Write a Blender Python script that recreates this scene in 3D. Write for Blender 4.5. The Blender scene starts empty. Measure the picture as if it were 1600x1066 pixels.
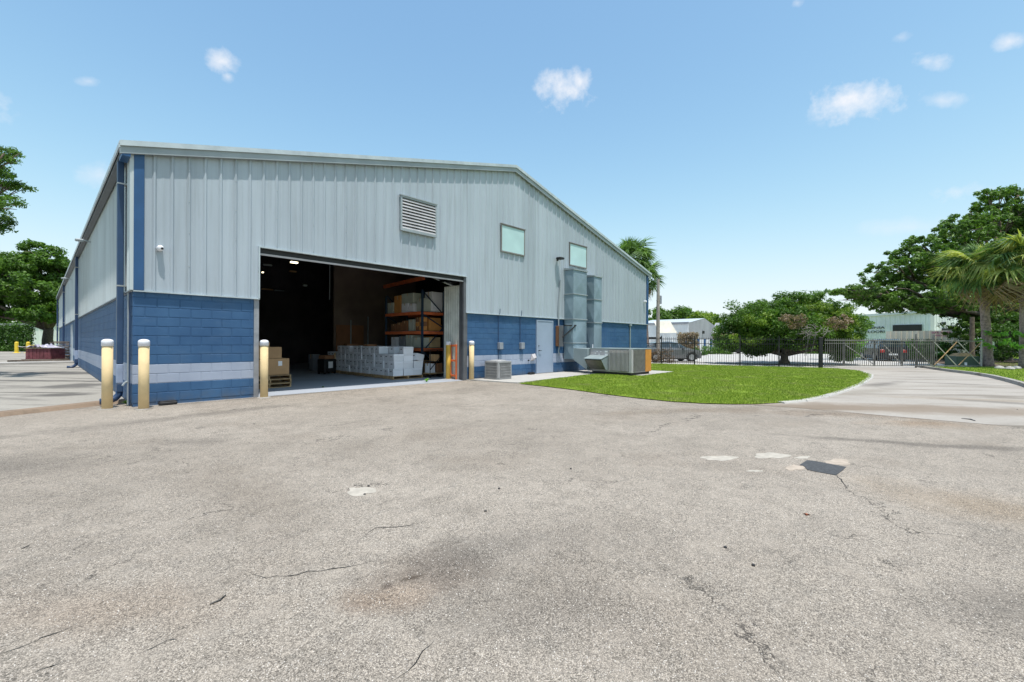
import bpy, math, random
import numpy as np
from mathutils import Vector, Matrix, Euler
random.seed(7)
rng = np.random.default_rng(7)
R = math.radians
sc = bpy.context.scene
COL = sc.collection

# ------------------------------------------------------------------ camera
# World axes follow the warehouse: X along its gable wall, Y along its long side wall, origin at the near corner.
YAW = R(46.82)
CA, SA = math.cos(YAW), math.sin(YAW)
F = 693.0
CX0, CY0, H = -7.92, 9.26, 1.42
def cam2w(X, Y):
    dx, dy = X-CX0, Y-CY0
    return (CA*dx+SA*dy, -SA*dx+CA*dy)
def hor(x): return 529+.00504*(x-61)
def G(x, y, z=0.0):
    """point of the ground seen at a place of the photograph"""
    Y = (H-z)*F/(y-hor(x)); X = (x-800)/F*Y
    u, v = cam2w(X, Y); return Vector((u, v, z))
def P(x, y, Y):
    """point at a distance Y in front of the camera"""
    u, v = cam2w((x-800)/F*Y, Y); return Vector((u, v, H+(hor(x)-y)/F*Y))
cu, cv = cam2w(0, 0)
cam = bpy.data.cameras.new('camera'); camo = bpy.data.objects.new('camera', cam); COL.objects.link(camo)
cam.sensor_width = 36; cam.lens = F/1600*36; cam.clip_start = .05; cam.clip_end = 2000
camo.matrix_world = Matrix.Translation((cu, cv, H)) @ Matrix.Rotation(-YAW, 4, 'Z') @ Matrix.Rotation(R(90), 4, 'X') @ Matrix.Rotation(R(.289), 4, 'Z')
sc.camera = camo

# ------------------------------------------------------------------ sky, sun, exposure
SUN_EL = R(74); SUN_AZ = math.atan2(-.30, -.95)          # measured from +Y towards +X
world = bpy.data.worlds.new('World'); sc.world = world; world.use_nodes = True
wn, wl = world.node_tree.nodes, world.node_tree.links
bg = wn['Background']
sky = wn.new('ShaderNodeTexSky'); sky.sky_type = 'NISHITA'; sky.sun_disc = False
sky.sun_elevation = SUN_EL; sky.sun_rotation = SUN_AZ
sky.air_density = 1.0; sky.dust_density = .6; sky.ozone_density = 1.6
bg.inputs['Strength'].default_value = .15
tc = wn.new('ShaderNodeTexCoord')
def wmath(op, a, b=None, clamp=False):
    n = wn.new('ShaderNodeMath'); n.operation = op; n.use_clamp = clamp
    for i, s in enumerate((a, b)):
        if s is None: continue
        if isinstance(s, (int, float)): n.inputs[i].default_value = s
        else: wl.new(s, n.inputs[i])
    return n.outputs[0]
cn = wn.new('ShaderNodeTexNoise'); cn.inputs['Scale'].default_value = 16; cn.inputs['Detail'].default_value = 8; cn.inputs['Roughness'].default_value = .62
wl.new(tc.outputs['Generated'], cn.inputs['Vector'])
cloud = None
for (x, y, rx, ry, s) in [(343, 95, 22, 18, .9), (354, 120, 10, 8, .6), (880, 142, 56, 30, 1.0), (905, 130, 26, 20, 1.0), (1340, 158, 70, 26, 1.0), (1330, 168, 34, 24, .9), (1446, 95, 32, 11, .7), (1575, 65, 20, 11, .7), (1468, 157, 34, 10, .5), (1405, 58, 14, 8, .4), (137, 127, 14, 6, .4), (1494, 299, 42, 12, .6), (155, 275, 30, 16, .4), (1243, 4, 14, 8, .5), (1420, 355, 50, 12, .3), (-160, 160, 90, 30, 1.), (1800, 120, 90, 26, 1.), (600, -420, 160, 60, 1.), (1500, -500, 200, 60, 1.)]:
    d = (P(x, y, 100)-Vector((cu, cv, H))).normalized()
    r_ = Vector((CA, -SA, 0)); 
    up = d.cross(r_); up = -up if up.z < 0 else up
    k = math.sqrt(1+((x-800)/F)**2+((y-533)/F)**2)
    ax, ay = rx/F/k**1.4, ry/F/k
    dn = wn.new('ShaderNodeVectorMath'); dn.operation = 'SUBTRACT'; wl.new(tc.outputs['Generated'], dn.inputs[0]); dn.inputs[1].default_value = d
    a = wn.new('ShaderNodeVectorMath'); a.operation = 'DOT_PRODUCT'; wl.new(dn.outputs[0], a.inputs[0]); a.inputs[1].default_value = r_/ax
    b = wn.new('ShaderNodeVectorMath'); b.operation = 'DOT_PRODUCT'; wl.new(dn.outputs[0], b.inputs[0]); b.inputs[1].default_value = up/ay
    c = wn.new('ShaderNodeVectorMath'); c.operation = 'DOT_PRODUCT'; wl.new(dn.outputs[0], c.inputs[0]); c.inputs[1].default_value = d*8
    q = wmath('ADD', wmath('ADD', wmath('MULTIPLY', a.outputs['Value'], a.outputs['Value']), wmath('MULTIPLY', b.outputs['Value'], b.outputs['Value'])), wmath('MULTIPLY', c.outputs['Value'], c.outputs['Value']))
    m = wmath('SUBTRACT', 1.0, wmath('SQRT', q))
    m = wmath('ADD', m, wmath('MULTIPLY', wmath('SUBTRACT', cn.outputs['Fac'], .5), 3.2))
    m = wmath('MULTIPLY', wmath('MULTIPLY', m, 1.0*s, True), wmath('MULTIPLY', wmath('SUBTRACT', 2.0, q), 1.0, True))
    cloud = m if cloud is None else wmath('MAXIMUM', cloud, m)
cloud = wmath('MULTIPLY', cloud, .92, True)
mx = wn.new('ShaderNodeMix'); mx.data_type = 'RGBA'
hs = wn.new('ShaderNodeHueSaturation'); hs.inputs['Saturation'].default_value = 1.10; hs.inputs['Hue'].default_value = .500
wl.new(sky.outputs[0], hs.inputs['Color'])
sp_ = wn.new('ShaderNodeSeparateColor'); cb_ = wn.new('ShaderNodeCombineColor'); wl.new(hs.outputs[0], sp_.inputs[0])
for i_, (g_, lim) in enumerate(((1.02, 3.40), (1.05, 3.66), (.96, 3.9))):
    x_ = wmath('MULTIPLY', sp_.outputs[i_], g_); q_ = wmath('POWER', wmath('ADD', 1., wmath('POWER', wmath('MULTIPLY', x_, 1/lim), 3.)), 1/3.)
    wl.new(wmath('DIVIDE', x_, q_), cb_.inputs[i_])
wl.new(cloud, mx.inputs['Factor']); wl.new(cb_.outputs[0], mx.inputs[6]); mx.inputs[7].default_value = (3.25, 3.32, 3.5, 1)
wl.new(mx.outputs[2], bg.inputs['Color'])
sl = bpy.data.lights.new('sun', 'SUN'); sl.energy = 2.6; sl.angle = R(1.0); sl.color = (1, .96, .9)
so = bpy.data.objects.new('sun', sl); COL.objects.link(so)
sdir = Vector((math.sin(SUN_AZ)*math.cos(SUN_EL), math.cos(SUN_AZ)*math.cos(SUN_EL), math.sin(SUN_EL)))
so.rotation_euler = sdir.to_track_quat('Z', 'Y').to_euler(); so.location = (0, 0, 40)
vs = sc.view_settings; vs.view_transform = 'Standard'; vs.look = 'None'; vs.gamma = 1; vs.use_curve_mapping = False
vs.exposure = 0.95

# ------------------------------------------------------------------ node helpers
def lin(c): 
    c = c/255
    return c/12.92 if c <= .04045 else ((c+.055)/1.055)**2.4
def S(r, g, b): return (lin(r), lin(g), lin(b), 1)
class NT:
    def __init__(s, name):
        s.m = bpy.data.materials.new(name); s.m.use_nodes = True
        s.n, s.l = s.m.node_tree.nodes, s.m.node_tree.links
        s.b = s.n['Principled BSDF']
        g = s.n.new('ShaderNodeNewGeometry'); s.pos = g.outputs['Position']; s.island = g.outputs['Random Per Island']; s.geo = g
        t = s.n.new('ShaderNodeTexCoord'); s.obj = t.outputs['Object']
        oi = s.n.new('ShaderNodeObjectInfo'); s.rand = oi.outputs['Random']
    def put(s, i, v):
        if v is None: return
        if hasattr(v, 'is_linked') or isinstance(v, bpy.types.NodeSocket): s.l.new(v, i)
        else: i.default_value = v
    def math(s, op, a, b=None, c=None, clamp=False):
        n = s.n.new('ShaderNodeMath'); n.operation = op; n.use_clamp = clamp
        s.put(n.inputs[0], a); s.put(n.inputs[1], b)
        if c is not None: s.put(n.inputs[2], c)
        return n.outputs[0]
    def vmul(s, v, xyz):
        n = s.n.new('ShaderNodeVectorMath'); n.operation = 'MULTIPLY'; s.put(n.inputs[0], v); n.inputs[1].default_value = xyz
        return n.outputs[0]
    def vadd(s, v, w):
        n = s.n.new('ShaderNodeVectorMath'); n.operation = 'ADD'; s.put(n.inputs[0], v); s.put(n.inputs[1], w)
        return n.outputs[0]
    def noise(s, scale, detail=4, rough=.55, vec=None, color=False, dist=0):
        n = s.n.new('ShaderNodeTexNoise'); n.inputs['Scale'].default_value = scale; n.inputs['Detail'].default_value = detail
        n.inputs['Roughness'].default_value = rough; n.inputs['Distortion'].default_value = dist
        s.l.new(vec or s.pos, n.inputs['Vector']); return n.outputs['Color' if color else 'Fac']
    def voro(s, scale, feature='F1', vec=None, out='Distance'):
        n = s.n.new('ShaderNodeTexVoronoi'); n.feature = feature; n.inputs['Scale'].default_value = scale
        s.l.new(vec or s.pos, n.inputs['Vector']); return n.outputs[out]
    def ramp(s, f, a, b, c=0., d=1.):
        n = s.n.new('ShaderNodeMapRange'); s.put(n.inputs[0], f)
        for i, v in enumerate((a, b, c, d)): n.inputs[i+1].default_value = v
        return n.outputs[0]
    def mix(s, f, a, b, mode='MIX'):
        n = s.n.new('ShaderNodeMix'); n.data_type = 'RGBA'; n.blend_type = mode
        s.put(n.inputs[0], f); s.put(n.inputs[6], a); s.put(n.inputs[7], b); return n.outputs[2]
    def sep(s, v):
        n = s.n.new('ShaderNodeSeparateXYZ'); s.l.new(v, n.inputs[0]); return n.outputs
    def bump(s, h, strength=.3, dist=.01):
        n = s.n.new('ShaderNodeBump'); n.inputs['Strength'].default_value = strength; n.inputs['Distance'].default_value = dist
        s.l.new(h, n.inputs['Height']); s.l.new(n.outputs[0], s.b.inputs['Normal'])
    def fin(s, col, rough=.7, metal=0., spec=None):
        s.put(s.b.inputs['Base Color'], col); s.put(s.b.inputs['Roughness'], rough); s.b.inputs['Metallic'].default_value = metal
        if spec is not None: s.b.inputs['Specular IOR Level'].default_value = spec
        return s.m
def mat(name, c, rough=.7, metal=0., var=.12, vs_=3., fine=0, bump=0., spec=None, islands=0.):
    t = NT(name)
    col = t.mix(t.ramp(t.noise(vs_, 5), .35, .65), tuple(x*(1-var) for x in c[:3])+(1,), tuple(min(1, x*(1+var)) for x in c[:3])+(1,))
    if islands: col = t.mix(1., col, t.mix(t.rand, (1-islands,)*3+(1,), (1+islands,)*3+(1,)), 'MULTIPLY')
    if bump: t.bump(t.noise(fine or 60, 3), bump, .005)
    return t.fin(col, rough, metal, spec)

# ------------------------------------------------------------------ mesh helpers
class MB:
    def __init__(s): s.v = []; s.f = []; s.mi = []
    def add(s, vs, fs, mi=0):
        o = len(s.v); s.v += [tuple(v) for v in vs]; s.f += [tuple(i+o for i in f) for f in fs]; s.mi += [mi]*len(fs); return s
    def box(s, x0, x1, y0, y1, z0, z1, mi=0):
        return s.add([(x0,y0,z0),(x1,y0,z0),(x1,y1,z0),(x0,y1,z0),(x0,y0,z1),(x1,y0,z1),(x1,y1,z1),(x0,y1,z1)],
            [(0,3,2,1),(4,5,6,7),(0,1,5,4),(1,2,6,5),(2,3,7,6),(3,0,4,7)], mi)
    def bbox(s, x0, x1, y0, y1, z0, z1, b=.01, mi=0):
        """box with chamfered edges"""
        xs, ys, zs = (x0, x1), (y0, y1), (z0, z1); V = []; idx = {}
        for i in (0, 1):
            for j in (0, 1):
                for k in (0, 1):
                    sx, sy, sz = 1-2*i, 1-2*j, 1-2*k
                    for a in range(3):
                        p = [xs[i]+sx*b, ys[j]+sy*b, zs[k]+sz*b]; p[a] = (xs[i], ys[j], zs[k])[a]
                        idx[i, j, k, a] = len(V); V.append(p)
        Fs = []
        for a in range(3):
            o = [q for q in range(3) if q != a]
            for sd in (0, 1):
                loop = []
                for (p, q) in ((0,0),(1,0),(1,1),(0,1)):
                    c = [0,0,0]; c[a] = sd; c[o[0]] = p; c[o[1]] = q; loop.append(idx[c[0], c[1], c[2], a])
                if (sd == 0) == (a != 1): loop.reverse()
                Fs.append(loop)
        for a in range(3):          # edge strips along axis a
            o = [q for q in range(3) if q != a]
            for p in (0, 1):
                for q in (0, 1):
                    c0 = [0,0,0]; c1 = [0,0,0]; c0[o[0]] = c1[o[0]] = p; c0[o[1]] = c1[o[1]] = q; c1[a] = 1
                    Fs.append([idx[(*c0, o[0])], idx[(*c1, o[0])], idx[(*c1, o[1])], idx[(*c0, o[1])]])
        for i in (0, 1):
            for j in (0, 1):
                for k in (0, 1): Fs.append([idx[i, j, k, 0], idx[i, j, k, 1], idx[i, j, k, 2]])
        return s.add(V, Fs, mi)
    def cyl(s, p0, p1, r0, r1=None, n=12, mi=0, caps=True):
        r1 = r0 if r1 is None else r1
        return s.tube([p0, p1], [r0, r1], n, mi, caps)
    def tube(s, pts, rs, n=8, mi=0, caps=True):
        pts = [Vector(p) for p in pts]
        if isinstance(rs, (int, float)): rs = [rs]*len(pts)
        V = []; a = None
        for i, p in enumerate(pts):
            t = (pts[min(i+1, len(pts)-1)]-pts[max(i-1, 0)]).normalized()
            if a is None: a = t.cross(Vector((.3, 1, .11)) if abs(t.y) < .9 else Vector((1, .2, 0))).normalized()
            else: a = (a-t*a.dot(t)).normalized()
            b = t.cross(a)
            for k in range(n):
                w = 2*math.pi*k/n; V.append(p+(a*math.cos(w)+b*math.sin(w))*rs[i])
        Fs = []
        for i in range(len(pts)-1):
            for k in range(n): Fs.append((i*n+k, i*n+(k+1)%n, (i+1)*n+(k+1)%n, (i+1)*n+k))
        if caps: Fs += [tuple(reversed(range(n))), tuple(range((len(pts)-1)*n, len(pts)*n))]
        return s.add(V, Fs, mi)
    def lathe(s, prof, n=20, c=(0, 0, 0), mi=0):
        V = [(c[0]+r*math.cos(2*math.pi*k/n), c[1]+r*math.sin(2*math.pi*k/n), c[2]+z) for r, z in prof for k in range(n)]
        Fs = [(i*n+k, i*n+(k+1)%n, (i+1)*n+(k+1)%n, (i+1)*n+k) for i in range(len(prof)-1) for k in range(n)]
        Fs += [tuple(reversed(range(n))), tuple(range((len(prof)-1)*n, len(prof)*n))]
        return s.add(V, Fs, mi)
    def poly(s, pts, z0, z1, mi=0):
        """outline raised from z0 to z1"""
        n = len(pts); ar = sum(pts[i][0]*pts[(i+1)%n][1]-pts[(i+1)%n][0]*pts[i][1] for i in range(n))
        if ar < 0: pts = list(reversed(pts))
        V = [(p[0], p[1], z0) for p in pts]+[(p[0], p[1], z1) for p in pts]
        Fs = [tuple(range(n, 2*n)), tuple(reversed(range(n)))]+[(i, (i+1)%n, n+(i+1)%n, n+i) for i in range(n)]
        return s.add(V, Fs, mi)
    def bar(s, a, b, w, h, mi=0):
        a, b = Vector(a), Vector(b); t = (b-a).normalized()
        x = t.cross(Vector((0, 0, 1)))
        x = Vector((1, 0, 0)) if x.length < 1e-4 else x.normalized()
        y = x.cross(t)
        V = [p+x*w/2*i+y*h/2*j for p in (a, b) for (i, j) in ((-1,-1),(1,-1),(1,1),(-1,1))]
        return s.add(V, [(0,1,2,3),(7,6,5,4),(0,4,5,1),(1,5,6,2),(2,6,7,3),(3,7,4,0)], mi)
    def mesh(s, name, mats, smooth=False):
        me = bpy.data.meshes.new(name); me.from_pydata(s.v, [], s.f)
        for m in (mats if isinstance(mats, (list, tuple)) else [mats]): me.materials.append(m)
        me.polygons.foreach_set('material_index', s.mi)
        if smooth: me.polygons.foreach_set('use_smooth', [True]*len(s.f))
        me.validate(); me.update(); return me
    def build(s, name, mats, parent=None, smooth=False, kind=None, label=None):
        return link(name, s.mesh(name, mats, smooth), parent, kind=kind, label=label)
def link(name, me, parent=None, loc=None, rz=None, kind=None, label=None):
    o = bpy.data.objects.new(name, me); COL.objects.link(o)
    if parent: o.parent = parent
    if loc is not None: o.location = loc
    if rz is not None: o.rotation_euler.z = rz
    if kind: o['kind'] = kind
    if label: o['label'] = label
    return o
def thing(name, label, cat, loc=(0, 0, 0), rz=0, group=None):
    o = bpy.data.objects.new(name, None); COL.objects.link(o); o.empty_display_size = .2
    o.location = loc; o.rotation_euler.z = rz; return tag(o, label, cat, group)
def tag(o, label, cat, group=None):
    o['label'] = label; o['category'] = cat
    if group: o['group'] = group
    return o
def copy_tree(o, parent=None):
    c = o.copy(); COL.objects.link(c); c.parent = parent
    for ch in list(o.children): copy_tree(ch, c)
    return c
def np_mesh(name, V, faces, m, smooth=False):
    me = bpy.data.meshes.new(name); V = np.asarray(V, np.float32); faces = np.asarray(faces, np.int32); k = faces.shape[1]
    me.vertices.add(len(V)); me.vertices.foreach_set('co', V.ravel())
    me.loops.add(faces.size); me.loops.foreach_set('vertex_index', faces.ravel())
    me.polygons.add(len(faces)); me.polygons.foreach_set('loop_start', np.arange(len(faces), dtype=np.int32)*k)
    me.materials.append(m); me.update(calc_edges=True)
    if smooth: me.polygons.foreach_set('use_smooth', np.ones(len(faces), bool))
    return me

# ------------------------------------------------------------------ materials
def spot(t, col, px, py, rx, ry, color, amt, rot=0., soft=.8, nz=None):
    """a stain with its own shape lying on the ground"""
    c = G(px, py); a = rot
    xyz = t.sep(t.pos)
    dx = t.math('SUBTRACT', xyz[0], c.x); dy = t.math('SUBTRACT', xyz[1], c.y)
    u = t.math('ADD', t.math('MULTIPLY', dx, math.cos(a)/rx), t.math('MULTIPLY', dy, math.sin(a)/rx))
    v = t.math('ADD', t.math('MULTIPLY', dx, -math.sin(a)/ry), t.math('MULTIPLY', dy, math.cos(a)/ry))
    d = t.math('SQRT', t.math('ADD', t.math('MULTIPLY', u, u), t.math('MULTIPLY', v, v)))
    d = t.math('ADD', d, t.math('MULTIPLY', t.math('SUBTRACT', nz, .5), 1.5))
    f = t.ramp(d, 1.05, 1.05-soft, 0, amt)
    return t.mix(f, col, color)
RIGHT = -YAW            # world angle of the picture's left-right direction
def make_asphalt():
    t = NT('old_asphalt')
    n1 = t.noise(.23, 4, .6); n2 = t.noise(1.3, 6, .65); n3 = t.noise(9, 5, .6)
    col = t.mix(t.ramp(n1, .35, .68), (.350, .303, .252, 1), (.435, .38, .32, 1))
    col = t.mix(t.ramp(n2, .50, .72, 0, .5), col, (.235, .205, .17, 1))
    col = t.mix(t.ramp(n3, .45, .8, 0, .35), col, (.22, .205, .185, 1))
    n4 = t.noise(.55, 5, .6, vec=t.vadd(t.pos, (31, 7, 0)))
    col = t.mix(t.ramp(n4, .54, .72, 0, .5), col, (.30, .25, .20, 1))
    n5 = t.noise(3.1, 5, .7, vec=t.vadd(t.pos, (3, 17, 0)))
    col = t.mix(t.ramp(n5, .60, .70, 0, .35), col, (.16, .145, .125, 1))
    nz = t.noise(2.2, 5, .65); 
    D = (.13, .115, .10, 1); B = (.225, .165, .115, 1); LB = (.33, .26, .20, 1)
    al = -YAW+R(90)
    col = spot(t, col, 668, 898, .50, .40, (.20,.155,.12,1), .62, RIGHT+.5, .65, nz)
    col = spot(t, col, 720, 868, .55, .30, (.17,.15,.13,1), .50, RIGHT+.5, .8, nz)
    col = spot(t, col, 600, 935, .30, .16, (.26,.185,.13,1), .55, RIGHT, .8, nz)
    col = spot(t, col, 640, 925, .20, .14, (.40,.32,.25,1), .75, RIGHT, .8, nz)
    col = spot(t, col, 645, 903, .11, .035, (.07,.05,.035,1), .8, RIGHT+.5, .8, nz)
    col = spot(t, col, 608, 915, .05, .05, (.08,.06,.05,1), .7, RIGHT+.5, .8, nz)
    col = spot(t, col, 860, 850, 1.2, .5, D, .28, RIGHT+.4, .9, nz)
    col = spot(t, col, 380, 770, 1.8, .5, (.24,.20,.16,1), .5, RIGHT-.7, .95, nz)
    col = spot(t, col, 305, 690, .55, .3, D, .5, RIGHT, .9, nz)
    col = spot(t, col, 20, 725, 1.1, .7, D, .4, RIGHT, .9, nz)
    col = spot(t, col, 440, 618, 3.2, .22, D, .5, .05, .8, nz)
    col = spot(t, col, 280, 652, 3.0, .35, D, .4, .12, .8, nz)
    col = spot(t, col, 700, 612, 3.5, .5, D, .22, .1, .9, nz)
    col = spot(t, col, 1440, 650, 5.5, .55, B, .55, RIGHT-.15, .8, nz)
    col = spot(t, col, 1450, 662, 1.2, .5, (.30,.19,.10,1), .45, RIGHT, .9, nz)
    col = spot(t, col, 1120, 640, 3.8, .35, (.24,.19,.14,1), .45, RIGHT+.25, .8, nz)
    col = spot(t, col, 1380, 690, 1.6, .16, D, .55, RIGHT-.35, .8, nz)
    col = spot(t, col, 1560, 700, 1.4, .2, D, .45, RIGHT-.1, .8, nz)
    col = spot(t, col, 1540, 790, 1.2, .6, (.32,.24,.16,1), .5, RIGHT-.7, .95, nz)
    col = spot(t, col, 1580, 950, .7, .35, D, .4, RIGHT, .9, nz)
    col = spot(t, col, 820, 940, .8, .4, D, .32, RIGHT, .95, nz)
    col = spot(t, col, 170, 950, 1.0, .3, LB, .5, RIGHT, .95, nz)
    # cracks
    w = t.vadd(t.pos, t.vmul(t.noise(2.6, 5, .7, color=True), (.9, .9, 0)))
    e = t.voro(.34, 'DISTANCE_TO_EDGE', w)
    mask = t.ramp(t.noise(1.4, 3), .50, .57)
    cr = t.math('MULTIPLY', t.ramp(e, .0010, .0036, 1, 0), mask)
    e2 = t.voro(1.7, 'DISTANCE_TO_EDGE', w)
    cr2 = t.math('MULTIPLY', t.ramp(e2, .002, .010, 1, 0), t.ramp(t.noise(1.1, 3), .56, .62))
    crack = t.math('MAXIMUM', cr, t.math('MULTIPLY', cr2, .75))
    # aggregate: pale stones in dark binder
    vc = t.voro(185, 'F1', out='Color'); vd = t.voro(185, 'F1')
    vb = t.voro(70, 'F1', out='Color')
    g = t.sep(vc)[0]; gb = t.sep(vb)[1]
    wear = t.ramp(t.noise(3.5, 4), .3, .7, .6, 1.3)
    k = t.math('ADD', t.ramp(g, 0, 1, .50, 1.36), t.ramp(gb, 0, 1, -.16, .16))
    k = t.math('MULTIPLY', k, t.ramp(vd, .35, .75, 1.07, .52))
    kk = t.n.new('ShaderNodeCombineXYZ'); 
    for i in range(3): t.l.new(k, kk.inputs[i])
    col = t.mix(wear, col, t.mix(1., col, kk.outputs[0], 'MULTIPLY'))
    pit = t.math('MULTIPLY', t.ramp(t.noise(90, 3, .7), .57, .66), t.ramp(t.noise(1.6, 3), .4, .65, .25, 1.))
    col = t.mix(t.math('MULTIPLY', pit, .72), col, (.07, .06, .055, 1))
    col = t.mix(t.math('MULTIPLY', crack, .85), col, (.05, .045, .04, 1))
    h = t.math('SUBTRACT', t.math('SUBTRACT', 1., vd), t.math('ADD', t.math('MULTIPLY', crack, 2.), pit))
    t.bump(h, .55, .004)
    return t.fin(col, .92, spec=.2)
def make_concrete(name, base, dark, streak_rot=0., amt=.6, spots=()):
    t = NT(name)
    rotv = t.n.new('ShaderNodeVectorRotate'); rotv.rotation_type = 'Z_AXIS'; t.l.new(t.pos, rotv.inputs['Vector']); rotv.inputs['Angle'].default_value = streak_rot
    n1 = t.noise(.35, 5, .62); st = t.noise(1., 6, .62, vec=t.vmul(rotv.outputs[0], (.16, 1.1, 1))); n3 = t.noise(14, 5, .65)
    col = t.mix(t.ramp(n1, .35, .7), tuple(x*.88 for x in base[:3])+(1,), base)
    col = t.mix(t.ramp(st, .52, .66, 0, amt), col, dark)
    col = t.mix(t.ramp(st, .30, .42, .3, 0), col, dark)
    col = t.mix(t.ramp(n3, .5, .8, 0, .35), col, dark)
    if spots:
        nz = t.noise(1.2, 5, .65)
        for a_ in spots: col = spot(t, col, *a_, nz=nz)
    s2 = t.ramp(t.noise(170, 2), .3, .7, .86, 1.1); cc = t.n.new('ShaderNodeCombineXYZ')
    for i in range(3): t.l.new(s2, cc.inputs[i])
    col = t.mix(1., col, cc.outputs[0], 'MULTIPLY')
    t.bump(t.noise(80, 4), .25, .004)
    return t.fin(col, .88, spec=.25)
def make_block(name='painted_block', indoor=False):
    t = NT(name); z = t.sep(t.pos)[2]
    z = t.math('ADD', z, t.math('MULTIPLY', t.math('SUBTRACT', t.noise(3, 2), .5), .012))
    stripe = t.math('MULTIPLY', t.ramp(z, .468, .472), t.ramp(z, .880, .884, 1, 0))
    blue = t.mix(t.ramp(t.noise(1.1, 4), .35, .7), (.032, .090, .195, 1), (.050, .125, .245, 1))
    blue = t.mix(t.ramp(t.noise(.8, 6, .7, vec=t.vmul(t.pos, (1, 1, 3.))), .52, .75, 0, .5), blue, (.09, .155, .25, 1))
    st = t.mix(t.ramp(t.noise(1.4, 4), .35, .7), (.31, .352, .445, 1), (.37, .415, .51, 1))
    col = t.mix(stripe, blue, st)
    low = t.math('MULTIPLY', t.ramp(z, .30, .0), t.ramp(t.noise(5, 5), .35, .65))
    scuff = t.ramp(t.noise(7, 6, .75), .66, .72)
    col = t.mix(t.math('MULTIPLY', scuff, .4), col, (.20, .23, .27, 1))
    col = t.mix(t.math('MULTIPLY', low, .6), col, (.12, .12, .115, 1))
    t.bump(t.noise(120, 5, .7), .5, .006)
    return t.fin(col, .62, spec=.3)
def make_siding(name, base, side=False):
    t = NT(name)
    st = t.noise(1., 6, .6, vec=t.vmul(t.pos, (5, 5, .22)))
    big = t.noise(.35, 4)
    col = t.mix(t.ramp(st, .35, .7), tuple(x*.86 for x in base[:3])+(1,), base)
    col = t.mix(t.ramp(big, .35, .7, 0, .4), col, tuple(min(1, x*1.13) for x in base[:3])+(1,))
    vv = t.n.new('ShaderNodeCombineXYZ'); rr_ = t.ramp(t.rand, 0, 1, .94, 1.05)
    for i in range(3): t.l.new(rr_, vv.inputs[i])
    col = t.mix(1., col, vv.outputs[0], 'MULTIPLY')
    z = t.sep(t.pos)[2]
    grime = t.ramp(t.noise(1., 5, .65, vec=t.vmul(t.pos, (9, 9, .35))), .52, .72)
    col = t.mix(t.math('MULTIPLY', grime, .38), col, (.23, .25, .26, 1))
    t.bump(t.noise(1, 3, .5, vec=t.vmul(t.pos, (1.5, 1.5, .6))), .25, .02)
    return t.fin(col, .42, spec=.45)
def make_leaf(name, a, b, dead=None):
    t = NT(name)
    col = t.mix(t.island, a, b)
    col = t.mix(t.ramp(t.noise(.7, 3), .4, .65), col, t.mix(.5, col, tuple(x*1.6 for x in b[:3])+(1,)))
    if dead: col = t.mix(t.ramp(t.noise(.5, 3, vec=t.obj), .62, .66), col, dead)
    m = t.fin(col, .55, spec=.35)
    tr = t.n.new('ShaderNodeBsdfTranslucent'); t.l.new(t.mix(1., col, (1.5, 1.7, .7, 1), 'MULTIPLY'), tr.inputs[0])
    ms = t.n.new('ShaderNodeMixShader'); ms.inputs[0].default_value = .3
    t.l.new(t.b.outputs[0], ms.inputs[1]); t.l.new(tr.outputs[0], ms.inputs[2])
    t.l.new(ms.outputs[0], t.n['Material Output'].inputs[0]); return m
def make_grass():
    t = NT('lawn_soil')
    n = t.noise(1.1, 5, .6); n2 = t.noise(40, 4, .7)
    col = t.mix(t.ramp(n, .35, .7), (.14, .21, .018, 1), (.22, .29, .035, 1))
    col = t.mix(t.ramp(t.noise(2.6, 5, .65), .55, .75, 0, .5), col, (.24, .24, .09, 1))
    col = t.mix(t.ramp(n2, .4, .75, 0, .7), col, (.08, .15, .02, 1))
    t.bump(n2, .4, .02)
    return t.fin(col, .9, spec=.1)
def make_blade(): 
    t = NT('grass_blade')
    col = t.mix(t.island, (.15, .25, .018, 1), (.36, .45, .06, 1))
    col = t.mix(t.ramp(t.noise(1.1, 4), .52, .7, 0, .55), col, (.30, .29, .12, 1))
    return t.fin(col, .6, spec=.25)
def glow(name, c, s):
    t = NT(name); t.b.inputs['Emission Color'].default_value = c; t.b.inputs['Emission Strength'].default_value = s; return t.fin(c, .5)

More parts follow.
